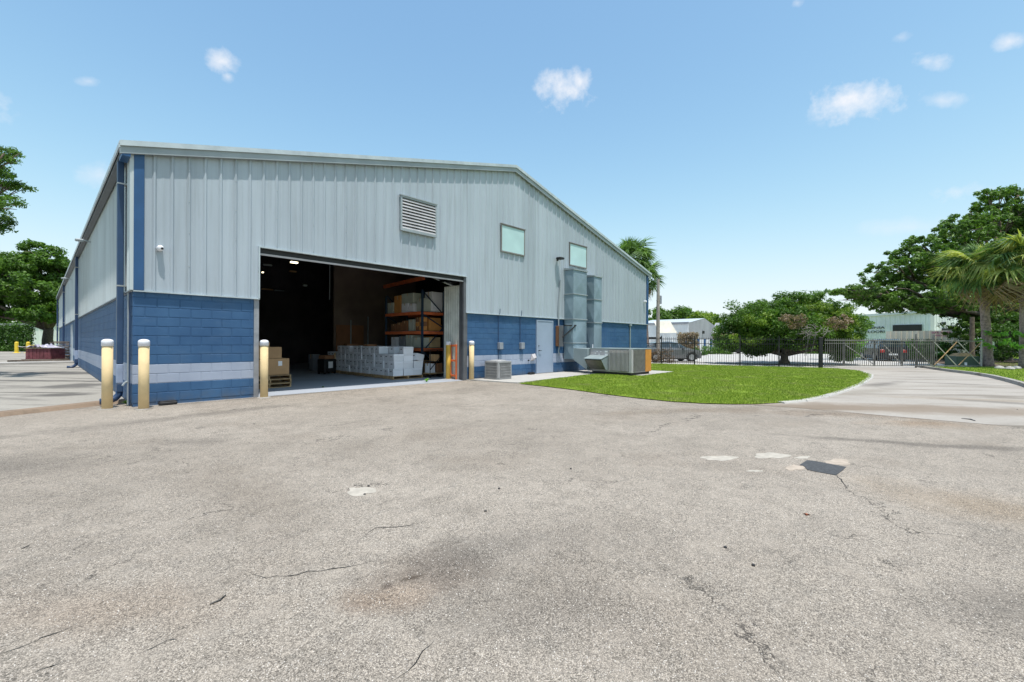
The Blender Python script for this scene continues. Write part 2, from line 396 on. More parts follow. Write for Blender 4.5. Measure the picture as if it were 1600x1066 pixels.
M = dict(browncurb=make_concrete('brown_curb', (.27, .20, .145, 1), (.09, .07, .055, 1), .4, .8),gutter=mat('gutter_paint', (.085, .10, .115, 1), .5, var=.1),
 asphalt=make_asphalt(),
 drive=make_concrete('driveway_concrete', (.40, .362, .32, 1), (.16, .135, .105, 1), YAW+R(4), .8, spots=[(1440, 640, 6.5, .9, (.215,.165,.12,1), .75, RIGHT-.12, .7), (1250, 634, 4.0, .7, (.215,.165,.12,1), .6, RIGHT-.05, .8), (1540, 625, 3.2, .5, (.26,.21,.155,1), .6, RIGHT-.3, .8), (1350, 612, 3.0, .55, (.24,.21,.17,1), .6, RIGHT+.5, .8), (1380, 600, 2.2, .4, (.14,.125,.11,1), .7, RIGHT+.6, .8), (1500, 600, 2.4, .22, (.14,.125,.11,1), .75, RIGHT-.5, .7), (1440, 590, 2.0, .2, (.14,.125,.11,1), .6, RIGHT-.2, .7), (1580, 630, 1.8, .35, (.14,.125,.11,1), .6, RIGHT-.7, .8), (1400, 580, 1.5, .3, (.14,.125,.11,1), .5, RIGHT, .8)]),
 slab=make_concrete('apron_concrete', (.36, .335, .295, 1), (.07, .065, .06, 1), YAW+.12, .95, spots=[(60, 598, 3.0, .30, (.07,.065,.06,1), .8, RIGHT, .6), (120, 606, .9, 1.0, (.08,.075,.07,1), .75, RIGHT+1.2, .6), (100, 585, .9, 1.8, (.08,.075,.07,1), .75, RIGHT+1.3, .6), (40, 617, 2.2, .10, (.06,.055,.05,1), .8, RIGHT, .7), (50, 584, 3.4, .5, (.09,.085,.08,1), .7, RIGHT, .7), (95, 621, .8, .5, (.07,.065,.06,1), .75, RIGHT+.4, .6), (30, 571, 4, .4, (.10,.09,.08,1), .5, RIGHT, .8)]),
 street=make_concrete('street_concrete', (.50, .48, .45, 1), (.40, .38, .36, 1), 0, .3),
 floor=make_concrete('shop_floor', (.40, .43, .48, 1), (.24, .26, .29, 1), .3, .5),
 walk=make_concrete('walk_concrete', (.47, .45, .42, 1), (.17, .16, .15, 1), 0, .6),
 curb=make_concrete('curb_concrete', (.36, .34, .31, 1), (.14, .115, .09, 1), .4, .8),
 earth=mat('earth', (.13, .105, .075, 1), .95, var=.35, vs_=5, bump=.5),
 block=make_block(),
 siding=make_siding('gable_siding', (.40, .455, .505, 1)), sidewall=make_siding('side_siding', (.50, .55, .565, 1)),
 trim=mat('grey_trim', (.30, .34, .36, 1), .45, vs_=1.2), trimlight=mat('pale_trim', (.44, .50, .53, 1), .45),
 blue=mat('blue_trim', (.022, .082, .20, 1), .4, var=.08), spout=mat('spout_paint', (.026, .062, .135, 1), .4, var=.1), navy=mat('navy_pipe', (.022, .050, .12, 1), .4, var=.1),
 stripe=mat('stripe_paint', (.31, .38, .52, 1), .5),
 roof=mat('roof_metal', (.50, .53, .54, 1), .4), dark=mat('dark_interior', (.018, .018, .024, 1), .8, var=.3, vs_=.6),  # dark and liner: indoor gloom put into low wall colours
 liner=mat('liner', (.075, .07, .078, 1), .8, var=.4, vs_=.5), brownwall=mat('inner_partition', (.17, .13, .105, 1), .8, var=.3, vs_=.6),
 black=mat('black_steel', (.012, .012, .013, 1), .5, var=.1), fence=mat('fence_black', (.014, .013, .014, 1), .55, var=.2),
 gate=mat('gate_galvanised', (.16, .155, .14, 1), .55, var=.25), rust=mat('gate_rust', (.40, .25, .12, 1), .7, var=.3, vs_=6), galv=mat('galvanised_pipe', (.36, .35, .33, 1), .45, var=.15),
 jamb=mat('jamb_steel', (.10, .105, .115, 1), .5, var=.2, vs_=2), jambl=mat('jamb_grey', (.27, .28, .30, 1), .5, var=.2),
 yellow=mat('bollard_yellow', (.70, .53, .29, 1), .8, var=.07, vs_=4, bump=.1), yellow2=mat('bollard_yellow_indoor', (.72, .43, .06, 1), .45), cap=mat('white_cap', (.74, .74, .78, 1), .6, var=.03),
 brightyel=mat('bright_yellow', (.72, .52, .04, 1), .5),
 pane=mat('translucent_pane', (.46, .64, .64, 1), .25, var=.06, vs_=1.4), wframe=mat('window_frame', (.21, .20, .19, 1), .5),
 door=mat('door_paint', (.30, .365, .465, 1), .42, var=.05, vs_=1.2), metal=mat('brushed_metal', (.50, .49, .47, 1), .35, .8), 
 duct=mat('duct_sheet', (.20, .27, .315, 1), .42, var=.16, vs_=1.1), ductl=mat('duct_light', (.25, .30, .31, 1), .4, var=.12, vs_=1.2),
 unit=mat('unit_beige', (.45, .425, .43, 1), .5, var=.08), unitd=mat('unit_coil', (.14, .13, .122, 1), .6, var=.2, vs_=6), orange=mat('orange_panel', (.62, .26, .05, 1), .5, var=.1),
 condenser=mat('condenser_grey', (.23, .23, .23, 1), .5, var=.1), condl=mat('condenser_top', (.34, .34, .34, 1), .5), paper=mat('sticker', (.78, .78, .78, 1), .6, var=.03),
 card=mat('cardboard', (.44, .265, .13, 1), .8, var=.08, islands=.12), card2=mat('cardboard_dark', (.26, .12, .055, 1), .8, var=.12, islands=.15), card3=mat('cardboard_orange', (.62, .28, .08, 1), .8, var=.1),
 white=mat('white_card', (.80, .81, .85, 1), .65, var=.04, vs_=2, islands=.10), creambox=mat('wrapped_box', (.50, .53, .46, 1), .45, var=.1), hole=mat('hole_black', (.01, .01, .01, 1), .9),
 tape=mat('tape', (.55, .40, .22, 1), .3), wood=mat('pallet_wood', (.40, .27, .14, 1), .85, var=.25, vs_=9, islands=.2), oldwood=mat('grey_wood', (.17, .13, .10, 1), .9, var=.3, vs_=9, islands=.2),
 rack=mat('rack_orange', (.72, .17, .06, 1), .5, var=.15, vs_=5), rackblue=mat('rack_upright', (.018, .04, .075, 1), .5), wire=mat('wire_deck', (.30, .29, .27, 1), .5),
 bark=mat('bark', (.13, .10, .075, 1), .95, var=.35, vs_=7, bump=.8, fine=30), palmbark=mat('palm_bark', (.27, .20, .17, 1), .95, var=.35, vs_=9, bump=.8, fine=25), greytwig=mat('dead_twig', (.27, .235, .225, 1), .9, var=.2),
 leafd=make_leaf('leaf_dark', (.016, .046, .009, 1), (.065, .14, .020, 1)), leafm=make_leaf('leaf_mid', (.018, .052, .008, 1), (.10, .19, .024, 1)), leafy=make_leaf('leaf_yellowish', (.06, .12, .012, 1), (.19, .27, .035, 1)),
 leaf_oak=make_leaf('leaf_oak', (.026, .062, .012, 1), (.115, .205, .036, 1)), leafdull=make_leaf('leaf_dull', (.12, .095, .06, 1), (.26, .19, .14, 1)), frond=make_leaf('palm_frond', (.022, .06, .02, 1), (.17, .27, .08, 1)), frondy=make_leaf('palm_frond_yellow', (.14, .20, .04, 1), (.46, .46, .16, 1)), frondd=make_leaf('palm_frond_dead', (.22, .16, .10, 1), (.33, .25, .17, 1)),
 leafb=make_leaf('leaf_bright', (.10, .24, .03, 1), (.20, .40, .06, 1)), brownbush=make_leaf('brown_brush', (.07, .045, .03, 1), (.13, .085, .06, 1)),
 lawn=make_grass(), blade=make_blade(),
 carblack=mat('car_dark', (.018, .020, .026, 1), .18, var=.05), carsilver=mat('car_silver', (.19, .20, .21, 1), .14, .4, var=.05), carred=mat('car_red', (.34, .03, .025, 1), .25), glass=mat('car_glass', (.03, .045, .055, 1), .06, spec=.9), tyre=mat('tyre', (.02, .02, .02, 1), .8), rim=mat('rim', (.55, .56, .58, 1), .3, .7), tail=mat('tail_lamp', (.45, .02, .02, 1), .25), lamp=mat('head_lamp', (.7, .72, .74, 1), .15),
 bgwhite=mat('far_white', (.70, .71, .71, 1), .6, vs_=.3), bggrey=mat('far_grey', (.30, .31, .33, 1), .6, vs_=.3), bgblue=mat('far_pale_blue', (.74, .77, .79, 1), .6, vs_=.3), tan=mat('tan_panel', (.60, .42, .22, 1), .6), beige=mat('beige_container', (.80, .73, .60, 1), .6, var=.12, vs_=.8), ink=mat('black_letters', (.02, .03, .03, 1), .5), magenta=mat('magenta_letters', (.50, .05, .22, 1), .5),
 pole=mat('weathered_pole', (.34, .30, .26, 1), .9, var=.2, vs_=6), patch=mat('fresh_asphalt', (.060, .062, .066, 1), .9, var=.25, vs_=30, bump=.8, fine=120), filler=mat('pale_filler', (.41, .37, .315, 1), .85, var=.14, vs_=12, bump=.3), filler2=mat('pink_filler', (.40, .33, .265, 1), .85, var=.14, vs_=12), rubber=mat('rubber', (.012, .012, .013, 1), .6, var=.3),
 paver=mat('red_paver', (.15, .042, .05, 1), .85, var=.25, vs_=5, islands=.15), plastic=mat('torn_plastic', (.42, .40, .48, 1), .4, var=.2), deadleaf=mat('dead_leaf', (.35, .12, .06, 1), .8), lampon=glow('lit_tube', (1, .88, .6, 1), 1.6), green=mat('green_box', (.05, .09, .06, 1), .5), mulch=mat('mulch', (.10, .07, .05, 1), .95, var=.4, vs_=12, bump=.8), greyplastic=mat('grey_box', (.26, .28, .31, 1), .5),
)

# ------------------------------------------------------------------ ground
def sheet(name, pts, z, m, kind='structure', parent=None):
    b = MB(); n = len(pts); ar = sum(pts[i][0]*pts[(i+1)%n][1]-pts[(i+1)%n][0]*pts[i][1] for i in range(n))
    if ar < 0: pts = list(reversed(pts))
    b.add([(p[0], p[1], z) for p in pts], [tuple(range(n))]); return b.build(name, m, parent, kind=kind)
sheet('ground', [(-700, -700), (700, -700), (700, 700), (-700, 700)], -.02, M['lawn'])
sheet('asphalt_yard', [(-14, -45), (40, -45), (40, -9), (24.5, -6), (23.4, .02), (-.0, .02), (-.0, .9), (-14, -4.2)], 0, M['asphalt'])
# raised concrete apron along the side wall
sf = [G(190, 630), G(165, 632), G(90, 641), G(0, 651)]
dirv = (sf[3]-sf[1]).normalized(); far = sf[3]+dirv*16
MB().poly([(0, sf[0].y), (sf[0].x, sf[0].y), (sf[1].x, sf[1].y), (sf[2].x, sf[2].y), (sf[3].x, sf[3].y), (far.x, far.y), (-60, 0), (-60, 90), (0, 90)], -.05, .062).build('side_apron', M['slab'], kind='structure')
c = MB(); prev = None
edge = [Vector((0-.02, sf[0].y, 0)), sf[0], sf[1], sf[2], sf[3], far]
for i in range(len(edge)-1):
    a, b_ = edge[i], edge[i+1]; t_ = (b_-a).normalized(); nrm = Vector((t_.y, -t_.x, 0))
    if nrm.dot(Vector((0, -1, 0))) < 0: nrm = -nrm
    c.add([a-nrm*.14, b_-nrm*.14, b_+nrm*.06, a+nrm*.06, a-nrm*.14+Vector((0,0,.085)), b_-nrm*.14+Vector((0,0,.085)), b_+nrm*.0+Vector((0,0,.07)), a+nrm*.0+Vector((0,0,.07))],
          [(0,3,2,1),(4,5,6,7),(0,1,5,4),(1,2,6,5),(2,3,7,6),(3,0,4,7)])
c.build('apron_curb', M['browncurb'], kind='structure')
# concrete driveway to the gate
Grt = lambda x, y: G(x, y)
dr = [G(1165, 632), G(1230, 636), G(1400, 651), G(1600, 668)]
dr = [(p.x, p.y) for p in dr]
d0 = Vector(dr[-1])-Vector(dr[-2]); dr.append(tuple(Vector(dr[-1])+d0.normalized()*14))
dr += [(44, -32), (47, -16), (39, -9.5), (30, -3), (25.0, -7.0)]
sheet('concrete_driveway', dr, .004, M['drive'])
sheet('street', [(24.4, 3), (28.6, -7.6), (36, -14.1), (50, -16), (100, 25), (60, 65), (30, 50)], .006, M['street'])
MB().poly([(9.15, -.0), (9.6, -2.1), (15.6, -1.55), (15.6, -3.55), (18.95, -3.45), (19.0, .0)], -.05, .035).build('equipment_walk', M['walk'], kind='structure')
# lawn island
isl_px = [(812, 600), (850, 604), (900, 610), (950, 617), (1000, 623), (1050, 628), (1100, 631), (1140, 632), (1180, 632), (1220, 630), (1255, 627), (1290, 620), (1320, 611), (1345, 601), (1360, 591), (1361, 586), (1345, 580), (1310, 576.5)]
isl = [G(*p) for p in isl_px]
isl = [Vector((p.x, p.y)) for p in isl]
isl += [Vector((28.3, -7.7)), Vector((26.9, -3.4)), Vector((25.3, 1.6)), Vector((23.3, 2.0)), Vector((23.3, -.02)), Vector((19.0, -.02)), Vector((19.0, -3.5)), Vector((15.55, -3.6)), Vector((15.5, -1.6)), Vector((12.2, -1.9))]
def inside(px, py, poly):
    r = np.zeros(len(px), bool); n = len(poly)
    for i in range(n):
        x0, y0 = poly[i]; x1, y1 = poly[i-1]
        c_ = ((y0 > py) != (y1 > py)) & (px < (x1-x0)*(py-y0)/((y1-y0) or 1e-9)+x0); r ^= c_
    return r
def lawn(name, poly, z, dens, hgt, near, seedlabel=None):
    xs = [p[0] for p in poly]; ys = [p[1] for p in poly]
    sheet(name, [tuple(p) for p in poly], z, M['lawn'], 'structure')
    ar = (max(xs)-min(xs))*(max(ys)-min(ys)); n = int(ar*dens)
    px = rng.uniform(min(xs), max(xs), n); py = rng.uniform(min(ys), max(ys), n)
    d = np.hypot(px-cu, py-cv); keep = inside(px, py, poly) & (rng.random(n) < np.clip(near/d, 0, 1)**1.3)
    px, py, d = px[keep], py[keep], d[keep]; n = len(px); px = px+rng.normal(0, .035, n); py = py+rng.normal(0, .035, n)
    bare = np.sin(px*1.7+np.sin(py*1.1)*1.3)*np.sin(py*1.9+np.cos(px*.8)*1.7); keep = rng.random(n) > np.clip((bare-.55)*2.2, 0, .85); px, py, d = px[keep], py[keep], d[keep]; n = len(px)
    # a fringe of longer blades creeping over the edge
    a = rng.uniform(0, 2*np.pi, n); h = hgt*rng.uniform(.5, 1.25, n); w = .005*np.clip(d/9, 1, 2.2); l = rng.normal(0, .5, n)*h
    b = rng.uniform(0, 2*np.pi, n)
    V = np.empty((n, 3, 3), np.float32)
    V[:, 0] = np.c_[px-w*np.cos(a), py-w*np.sin(a), np.full(n, z)]
    V[:, 1] = np.c_[px+w*np.cos(a), py+w*np.sin(a), np.full(n, z)]
    V[:, 2] = np.c_[px+l*np.cos(b), py+l*np.sin(b), z+h]
    o = link('grass', np_mesh('grass', V.reshape(-1, 3), np.arange(3*n).reshape(-1, 3), M['blade']), kind='stuff')
    o['label'] = seedlabel; o['category'] = 'grass'
lawn('lawn_island', isl, .02, 2200, .04, 13, 'short bright green mown grass on the lawn island')
# curbs
def curb(name, pts, w, h, m, z0=-.02):
    b = MB(); 
    for i in range(len(pts)-1):
        a, c2 = Vector((*pts[i][:2], 0)), Vector((*pts[i+1][:2], 0)); t_ = (c2-a).normalized(); nn = Vector((-t_.y, t_.x, 0))*w/2
        a = a+t_*.004; L = (c2-a).length; k = max(1, int(L/1.5))
        for j in range(k):
            p, q = a+t_*(L*j/k+.006), a+t_*(L*(j+1)/k-.006)
            b.add([p-nn, q-nn, q+nn, p+nn]+[x+Vector((0, 0, h-z0)) for x in (p-nn*.75, q-nn*.75, q+nn*.75, p+nn*.75)], [(0,3,2,1),(4,5,6,7),(0,1,5,4),(1,2,6,5),(2,3,7,6),(3,0,4,7)])
    for i in range(len(b.v)): b.v[i] = (b.v[i][0], b.v[i][1], b.v[i][2]+z0)
    return b.build(name, m, kind='structure')
curb('lawn_curb', isl[9:17], .22, .035, M['walk'])
rs_px = [(1436, 573.6), (1462, 577.5), (1490, 581.5), (1520, 585), (1550, 590), (1575, 596), (1600, 603)]
rs = [Vector(G(*p).xy) for p in rs_px]; ex = (rs[-1]-rs[-2]).normalized()
ex2 = Matrix.Rotation(R(-12), 2) @ ex
rs += [Vector(G(1650, 622).xy), Vector(G(1800, 680).xy), Vector(G(2400, 900).xy)]
curb('drive_curb', rs, .22, .12, M['curb'])
rpoly = rs+[Vector((20, -34)), Vector((46, -34)), Vector((46, -15)), Vector((38.5, -15.6))]
lawn('lawn_strip', [Vector((36.4, -14.3))]+rpoly, .03, 700, .055, 14, 'short green grass on the strip right of the driveway')
sheet('mulch_bed', [(37.0, -14.9), (39.5, -17.2), (44, -20), (60, -30), (60, -8), (44, -12), (38, -13.4)], .045, M['mulch'])

# repairs, stains and litter lying on the yard
def flat(name, px, z, m, label, cat):
    pts = [G(*p) for p in px]
    o = MB().poly([(p.x, p.y) for p in pts], .0005, z).build(name, m); return tag(o, label, cat)
def blob(px, py, rx, ry, n=22, seed=0, rough=.28):
    r = random.Random(seed); ph = [r.uniform(0, 6.28) for _ in range(4)]; out = []
    for k in range(n):
        a = 2*math.pi*k/n; s = 1+rough*(math.sin(2*a+ph[0])*.5+math.sin(3*a+ph[1])*.4+math.sin(5*a+ph[2])*.3+math.sin(7*a+ph[3])*.2)
        out.append((px+rx*s*math.cos(a), py+ry*s*math.sin(a)))
    return out
flat('asphalt_patch', [(1250, 727), (1262, 719.5), (1275, 721), (1323, 730), (1318, 735), (1307, 743), (1275, 737), (1262, 734), (1258, 729)], .006, M['patch'], 'dark rectangular asphalt patch with a cracked corner on the yard', 'asphalt patch')
for i, (p, m_, l) in enumerate([((1125, 716, 24, 4.2), 'filler', 'irregular pale filler patch left of the other pale patches'), ((1206, 712, 24, 5), 'filler', 'long pale filler patch between the other pale ones and the dark patch'),
        ((1255, 715, 12, 1.8), 'filler', 'thin pale filler sliver above the dark asphalt patch corner'), ((1310, 722, 22, 4), 'filler2', 'pinkish pale filler patch behind the dark asphalt patch'), ((1243, 731, 13, 4.5), 'filler2', 'pinkish filler patch at the left end of the dark asphalt patch'), ((1180, 736, 11, 1.6), 'filler', 'very small pale filler streak in the right of the yard'), ((565, 768, 21, 7), 'filler', 'pale round filler patch with two dark specks in the left of the yard')]):
    flat('filler_patch', blob(*p, n=60, seed=i+3, rough=.3), .003, M[m_], l, 'filler patch')
def crack_line(px, w=.008, seed=1, label=''):
    r = random.Random(seed); pts = []
    for i in range(len(px)-1):
        a, b_ = G(*px[i]), G(*px[i+1]); k = max(3, int((b_-a).length/.07))
        for j in range(k):
            p = a.lerp(b_, j/k); pts.append(Vector((p.x+r.gauss(0, .011), p.y+r.gauss(0, .011), .003)))
    b = MB(); V = []; n = len(pts)
    for i, p in enumerate(pts):
        t_ = (pts[min(i+1, n-1)]-pts[max(i-1, 0)]).normalized(); nn = Vector((-t_.y, t_.x, 0))*w*r.uniform(.25, 1)*(.3+math.sin(math.pi*i/(n-1)))
        V += [p-nn*.5, p+nn*.5]
    b.add(V, [(2*i, 2*i+2, 2*i+3, 2*i+1) for i in range(n-1)])
    tag(b.build('crack', M['hole']), label, 'crack', 'cracks in the asphalt')
crack_line([(380, 893), (420, 901), (455, 900), (500, 893), (560, 884), (612, 870)], .007, 1, 'long dark crack running to the brown stain')
crack_line([(1307, 743), (1318, 755), (1330, 768)], .010, 2, 'short crack leading from the corner of the dark asphalt patch')
crack_line([(0, 1026), (50, 1005), (100, 985), (160, 955)], .006, 3, 'faint crack at the near left corner of the yard')
crack_line([(560, 848), (585, 825), (640, 822), (690, 812)], .006, 4, 'crooked crack above the brown stain')
crack_line([(1255, 1066), (640, 1048)][::-1] if False else [(620, 1058), (660, 1020), (690, 990)], .006, 5, 'short crack below the brown stain at the bottom edge')
crack_line([(55, 1050), (90, 1040), (120, 1032)], .006, 6, 'short crack at the near left edge')
crack_line([(230, 1018), (260, 1003), (285, 1000)], .006, 7, 'short crack left of the black twig')
# aggregate stones standing proud in front of the camera
nst = 26000
py_ = rng.uniform(0, 1, nst); dd = 1.7+4.6*py_**1.4; ang = rng.uniform(-.95, .95, nst)
gx = cu+dd*(SA*np.cos(ang)+CA*np.sin(ang)); gy = cv+dd*(CA*np.cos(ang)-SA*np.sin(ang)); rr = rng.uniform(.0016, .0045, nst)
base_ = np.array([[1,0,0],[-.5,.87,0],[-.5,-.87,0],[0,0,.75]])
V = base_[None]*rr[:, None, None]; th = rng.uniform(0, 6.28, nst); c_, s_ = np.cos(th)[:, None], np.sin(th)[:, None]
X_ = V[:, :, 0]*c_-V[:, :, 1]*s_; Y_ = V[:, :, 0]*s_+V[:, :, 1]*c_
V = np.stack([X_+gx[:, None], Y_+gy[:, None], V[:, :, 2]+.0], 2)
Fq = np.array([[0,1,3],[1,2,3],[2,0,3]])[None]+np.arange(nst)[:, None, None]*4
tg = NT('stone_chips'); chips = tg.fin(tg.mix(tg.island, (.16, .14, .12, 1), (.66, .62, .57, 1)), .8)
o = link('gravel', np_mesh('gravel', V.reshape(-1, 3), Fq.reshape(-1, 3), chips), kind='stuff'); o['label'] = 'fine stone chips standing proud of the worn asphalt'; o['category'] = 'gravel'
def bit(name, px, py, L, label, m, seed):
    r = random.Random(seed); p = G(px, py); a = r.uniform(0, 3.1); q = Vector((math.cos(a), math.sin(a), 0))*L
    b = MB(); b.tube([p+Vector((0,0,.004)), p+q*.5+Vector((q.y, -q.x, 0))*.2+Vector((0,0,.008)), p+q+Vector((0,0,.004))], [L*.05, L*.06, L*.03], 5)
    tag(b.build(name, m), label, name.replace('_', ' '))
bit('twig', 330, 945, .09, 'short black bent twig lying on the yard left of centre', M['black'], 1)
bit('twig', 35, 858, .05, 'small black stub of wood near the left edge of the yard', M['black'], 3)
bit('twig', 1524, 658, .25, 'dark stick lying on the driveway at the right', M['black'], 4)
lf = G(1262, 806); lb = MB()
for k in range(3):
    a = .4+k*.9; q = Vector((math.cos(a), math.sin(a), 0))*.045; n_ = Vector((-q.y, q.x, 0))*.35; z = Vector((0, 0, .012)); b0 = lf+Vector((.02*k, -.01*k, .003))
    lb.add([b0, b0+q*.5+n_+z, b0+q, b0+q*.5-n_+z*.5], [(0,1,2,3)])
tag(lb.build('dead_leaf', M['deadleaf']), 'curled red brown dead leaf on the yard below the dark patch', 'leaf')
for i, (x, y) in enumerate([(577, 760), (571, 773), (760, 799), (781, 764), (893, 733), (1179, 884), (1135, 856), (1590, 640)]):
    p = G(x, y); b = MB(); b.lathe([(.001, 0), (.012, .002), (.012, .008), (.004, .014)], 7, p); tag(b.build('pebble', M['black']), 'tiny black pebble on the asphalt ' + ['above the pale round filler patch', 'at the lower edge of the round filler patch', 'right of the yard centre line, lower one', 'right of the yard centre line, upper one', 'behind the others in mid yard', 'below the red dead leaf', 'left below the red dead leaf', 'far out at the right driveway edge'][i], 'pebble', 'black pebbles on the asphalt')

# ------------------------------------------------------------------ the warehouse
WID, LEN = 23.2, 50.0; DU0, DU1, DZ = 2.39, 9.13, 3.70
RU = -.2
def roofz(u): return 5.45+.25*((u-RU) if u <= 11.6 else (2*11.6-RU-u) - 2*RU + RU if False else (11.6-RU)-(u-11.6))
wh = thing('warehouse', 'big metal warehouse with pale blue ribbed gable, blue block base and open loading door', 'warehouse')
# block pieces
BW, BH, Z0 = .4, .203, .068
def block_mesh(w, h):
    b = MB(); c_ = .008; j = .005
    b.add([(j, .012, j), (w-j, .012, j), (w-j, .012, h-j), (j, .012, h-j), (j+c_, 0, j+c_), (w-j-c_, 0, j+c_), (w-j-c_, 0, h-j-c_), (j+c_, 0, h-j-c_)],
          [(4,5,6,7),(0,1,5,4),(1,2,6,5),(2,3,7,6),(3,0,4,7)]); return b
bm_cache = {}
def bmesh_(w):
    w = round(w, 3)
    if w not in bm_cache: bm_cache[w] = block_mesh(w, BH).mesh('block', M['block'])
    return bm_cache[w]
def courses(u0, u1, off, skip=None):
    for k in range(12):
        u = u0-(BW/2 if (k+off) % 2 else 0)
        while u < u1-.01:
            a, b_ = max(u, u0), min(u+BW, u1); u += BW
            segs = [(a, b_)]
            if skip and k*BH+Z0+BH*.5 < skip[2]:
                segs = [(p, q) for p, q in ((a, min(b_, skip[0])), (max(a, skip[1]), b_)) if q-p > .02]
            for p, q in segs:
                if q-p > .02: yield k, p, q
rj = random.Random(4)
for k, a, b_ in courses(0, 2.28, 0):
    link('block', bmesh_(b_-a), wh, (a, rj.uniform(-.0015, .0015), Z0+k*BH))
far_b = MB(); cnt = 0
for k, a, b_ in courses(9.2, WID, 1, (13.05, 14.18, 2.3)):
    if a < 13.0:
        link('block', bmesh_(b_-a), wh, (a, rj.uniform(-.0015, .0015), Z0+k*BH)); cnt += 1
    else:
        s_ = block_mesh(b_-a, BH); far_b.add([(x+a, y, z+Z0+k*BH) for x, y, z in s_.v], s_.f)
far_b.build('block_courses', M['block'], wh, kind='stuff', label='blue block courses at the far end of the gable wall')
side_b = MB()
for k, a, b_ in courses(.0, LEN, 1):
    if a < 1.99 and k >= 0 and a+BW < 2.6:
        o = link('block', bmesh_(b_-a), wh, (0, b_, Z0+k*BH)); o.rotation_euler.z = -math.pi/2
    else:
        s_ = block_mesh(b_-a, BH); side_b.add([(y, b_-x, z+Z0+k*BH) for x, y, z in s_.v], s_.f)
side_b.build('block_courses', M['block'], wh, kind='stuff', label='blue block courses of the long side wall')
core = MB()
core.box(.007, 2.28, .007, .2, -.1, 2.5); core.box(9.2, 13.06, .007, .2, -.1, 2.5); core.box(14.17, WID, .007, .2, -.1, 2.5); core.box(13.06, 14.17, .007, .2, 2.29, 2.5)
core.box(.007, .2, .2, LEN, -.1, 2.5); core.box(WID-.2, WID, .2, LEN, -.1, 2.5); core.box(.2, WID-.2, LEN-.2, LEN, -.1, 2.5)
core.build('block_wall_core', M['block'], wh)
# ribbed steel sheets
RIB = .305
def rib_profile(s):
    """offset of the sheet at distance s along it"""
    q = (s-.34+RIB/2) % RIB-RIB/2; q = abs(q)
    return .036 if q <= .012 else (.036*(1-(q-.012)/.030) if q < .042 else 0.)
def knots(a, b_):
    ks = {a, b_}; n0 = int((a-.34)/RIB)-1
    for i in range(n0, int((b_-.34)/RIB)+2):
        c_ = .34+i*RIB
        for d in (-.042, -.012, .012, .042): ks.add(c_+d)
        for d in (-.14, -.10, .10, .14): ks.add(c_+d)
    return sorted(k for k in ks if a <= k <= b_)
def minor(s):
    q = abs((s-.34+RIB/2) % RIB-RIB/2); return .003 if .11 < q < .14 else 0.
def sheet_panel(a, b_, zb, zt):
    ks = knots(a, b_); b = MB(); V = []; Fs = []
    for i in range(len(ks)-1):
        p, q = ks[i], ks[i+1]; m_ = (p+q)/2; z0 = zb(m_)
        if zt(m_)-z0 < .05: continue
        o = len(V); fp, fq = -.022-rib_profile(p)-minor(p), -.022-rib_profile(q)-minor(q)
        V += [(p, fp, z0), (q, fq, z0), (q, fq, zt(q)), (p, fp, zt(p))]; Fs.append((o, o+1, o+2, o+3))
    b.add(V, Fs); return b
def gz(u): return DZ if DU0 < u < DU1 else 2.44
def gt(u): return roofz(u)-.10
a = .17; i = 0
while a < WID-.05:
    b_ = min(a+.915, WID-.12)
    for lo, hi in ([(a, b_)] if not (a < DU0 < b_ or a < DU1 < b_) else [(a, DU0 if a < DU0 < b_ else DU1), (DU0 if a < DU0 < b_ else DU1, b_)]):
        sheet_panel(lo, hi, gz, gt).build('siding_panel', M['siding'], wh)
    a = b_; 
    if WID-.12-a < .03: break
# side sheets, swapped onto the x = 0 plane; one mesh shared
sp = MB(); nS = 54; SPW = .915
s_ = sheet_panel(0, SPW, lambda u: 2.44, lambda u: 5.30); sp.add([(y, SPW-x, z) for x, y, z in s_.v], s_.f)
spm = sp.mesh('siding_panel', M['sidewall'])
for i in range(nS):
    link('siding_panel', spm, wh, (0, .12+i*SPW, 0), label='pale grey sheet of the side wall' if i == 0 else None)
# screws on the near gable ribs
sc_ = MB()
for r_i in range(0, 34):
    u = .34+r_i*RIB
    if u > WID-.3: break
    if r_i % 3 != 2: continue
    for z in (3.05, 3.8, 4.5, 5.2):
        if gt(u) > z+.1 and gz(u) < z-.05: sc_.cyl((u, -.056, z), (u, -.066, z), .011, n=6)
sc_.build('screws', M['metal'], wh, kind='stuff')
t_ = MB()
t_.box(0, DU0, -.075, -.0, 2.415, 2.44); t_.box(DU1, WID, -.075, .0, 2.415, 2.44); t_.build('base_flashing', M['trimlight'], wh)
MB().box(-.075, -.003, .0, LEN, 2.415, 2.44).build('base_flashing', M['trim'], wh)
t_ = MB(); t_.box(DU0-.03, DU0, -.08, .02, 2.444, DZ+.03); t_.box(DU0, DU1, -.08, .02, DZ, DZ+.03); t_.build('door_flashing', M['trimlight'], wh)
t_ = MB(); t_.bbox(.0, .17, -.072, -.0, 2.444, 5.42, .006); t_.build('corner_trim', M['blue'], wh)
t_ = MB(); t_.bbox(WID-.15, WID+.05, -.072, .2, 2.444, 5.42, .006); t_.build('corner_trim', M['blue'], wh)
MB().box(-.06, .0, -.06, .05, 2.444, 5.3).build('corner_filler', M['sidewall'], wh)
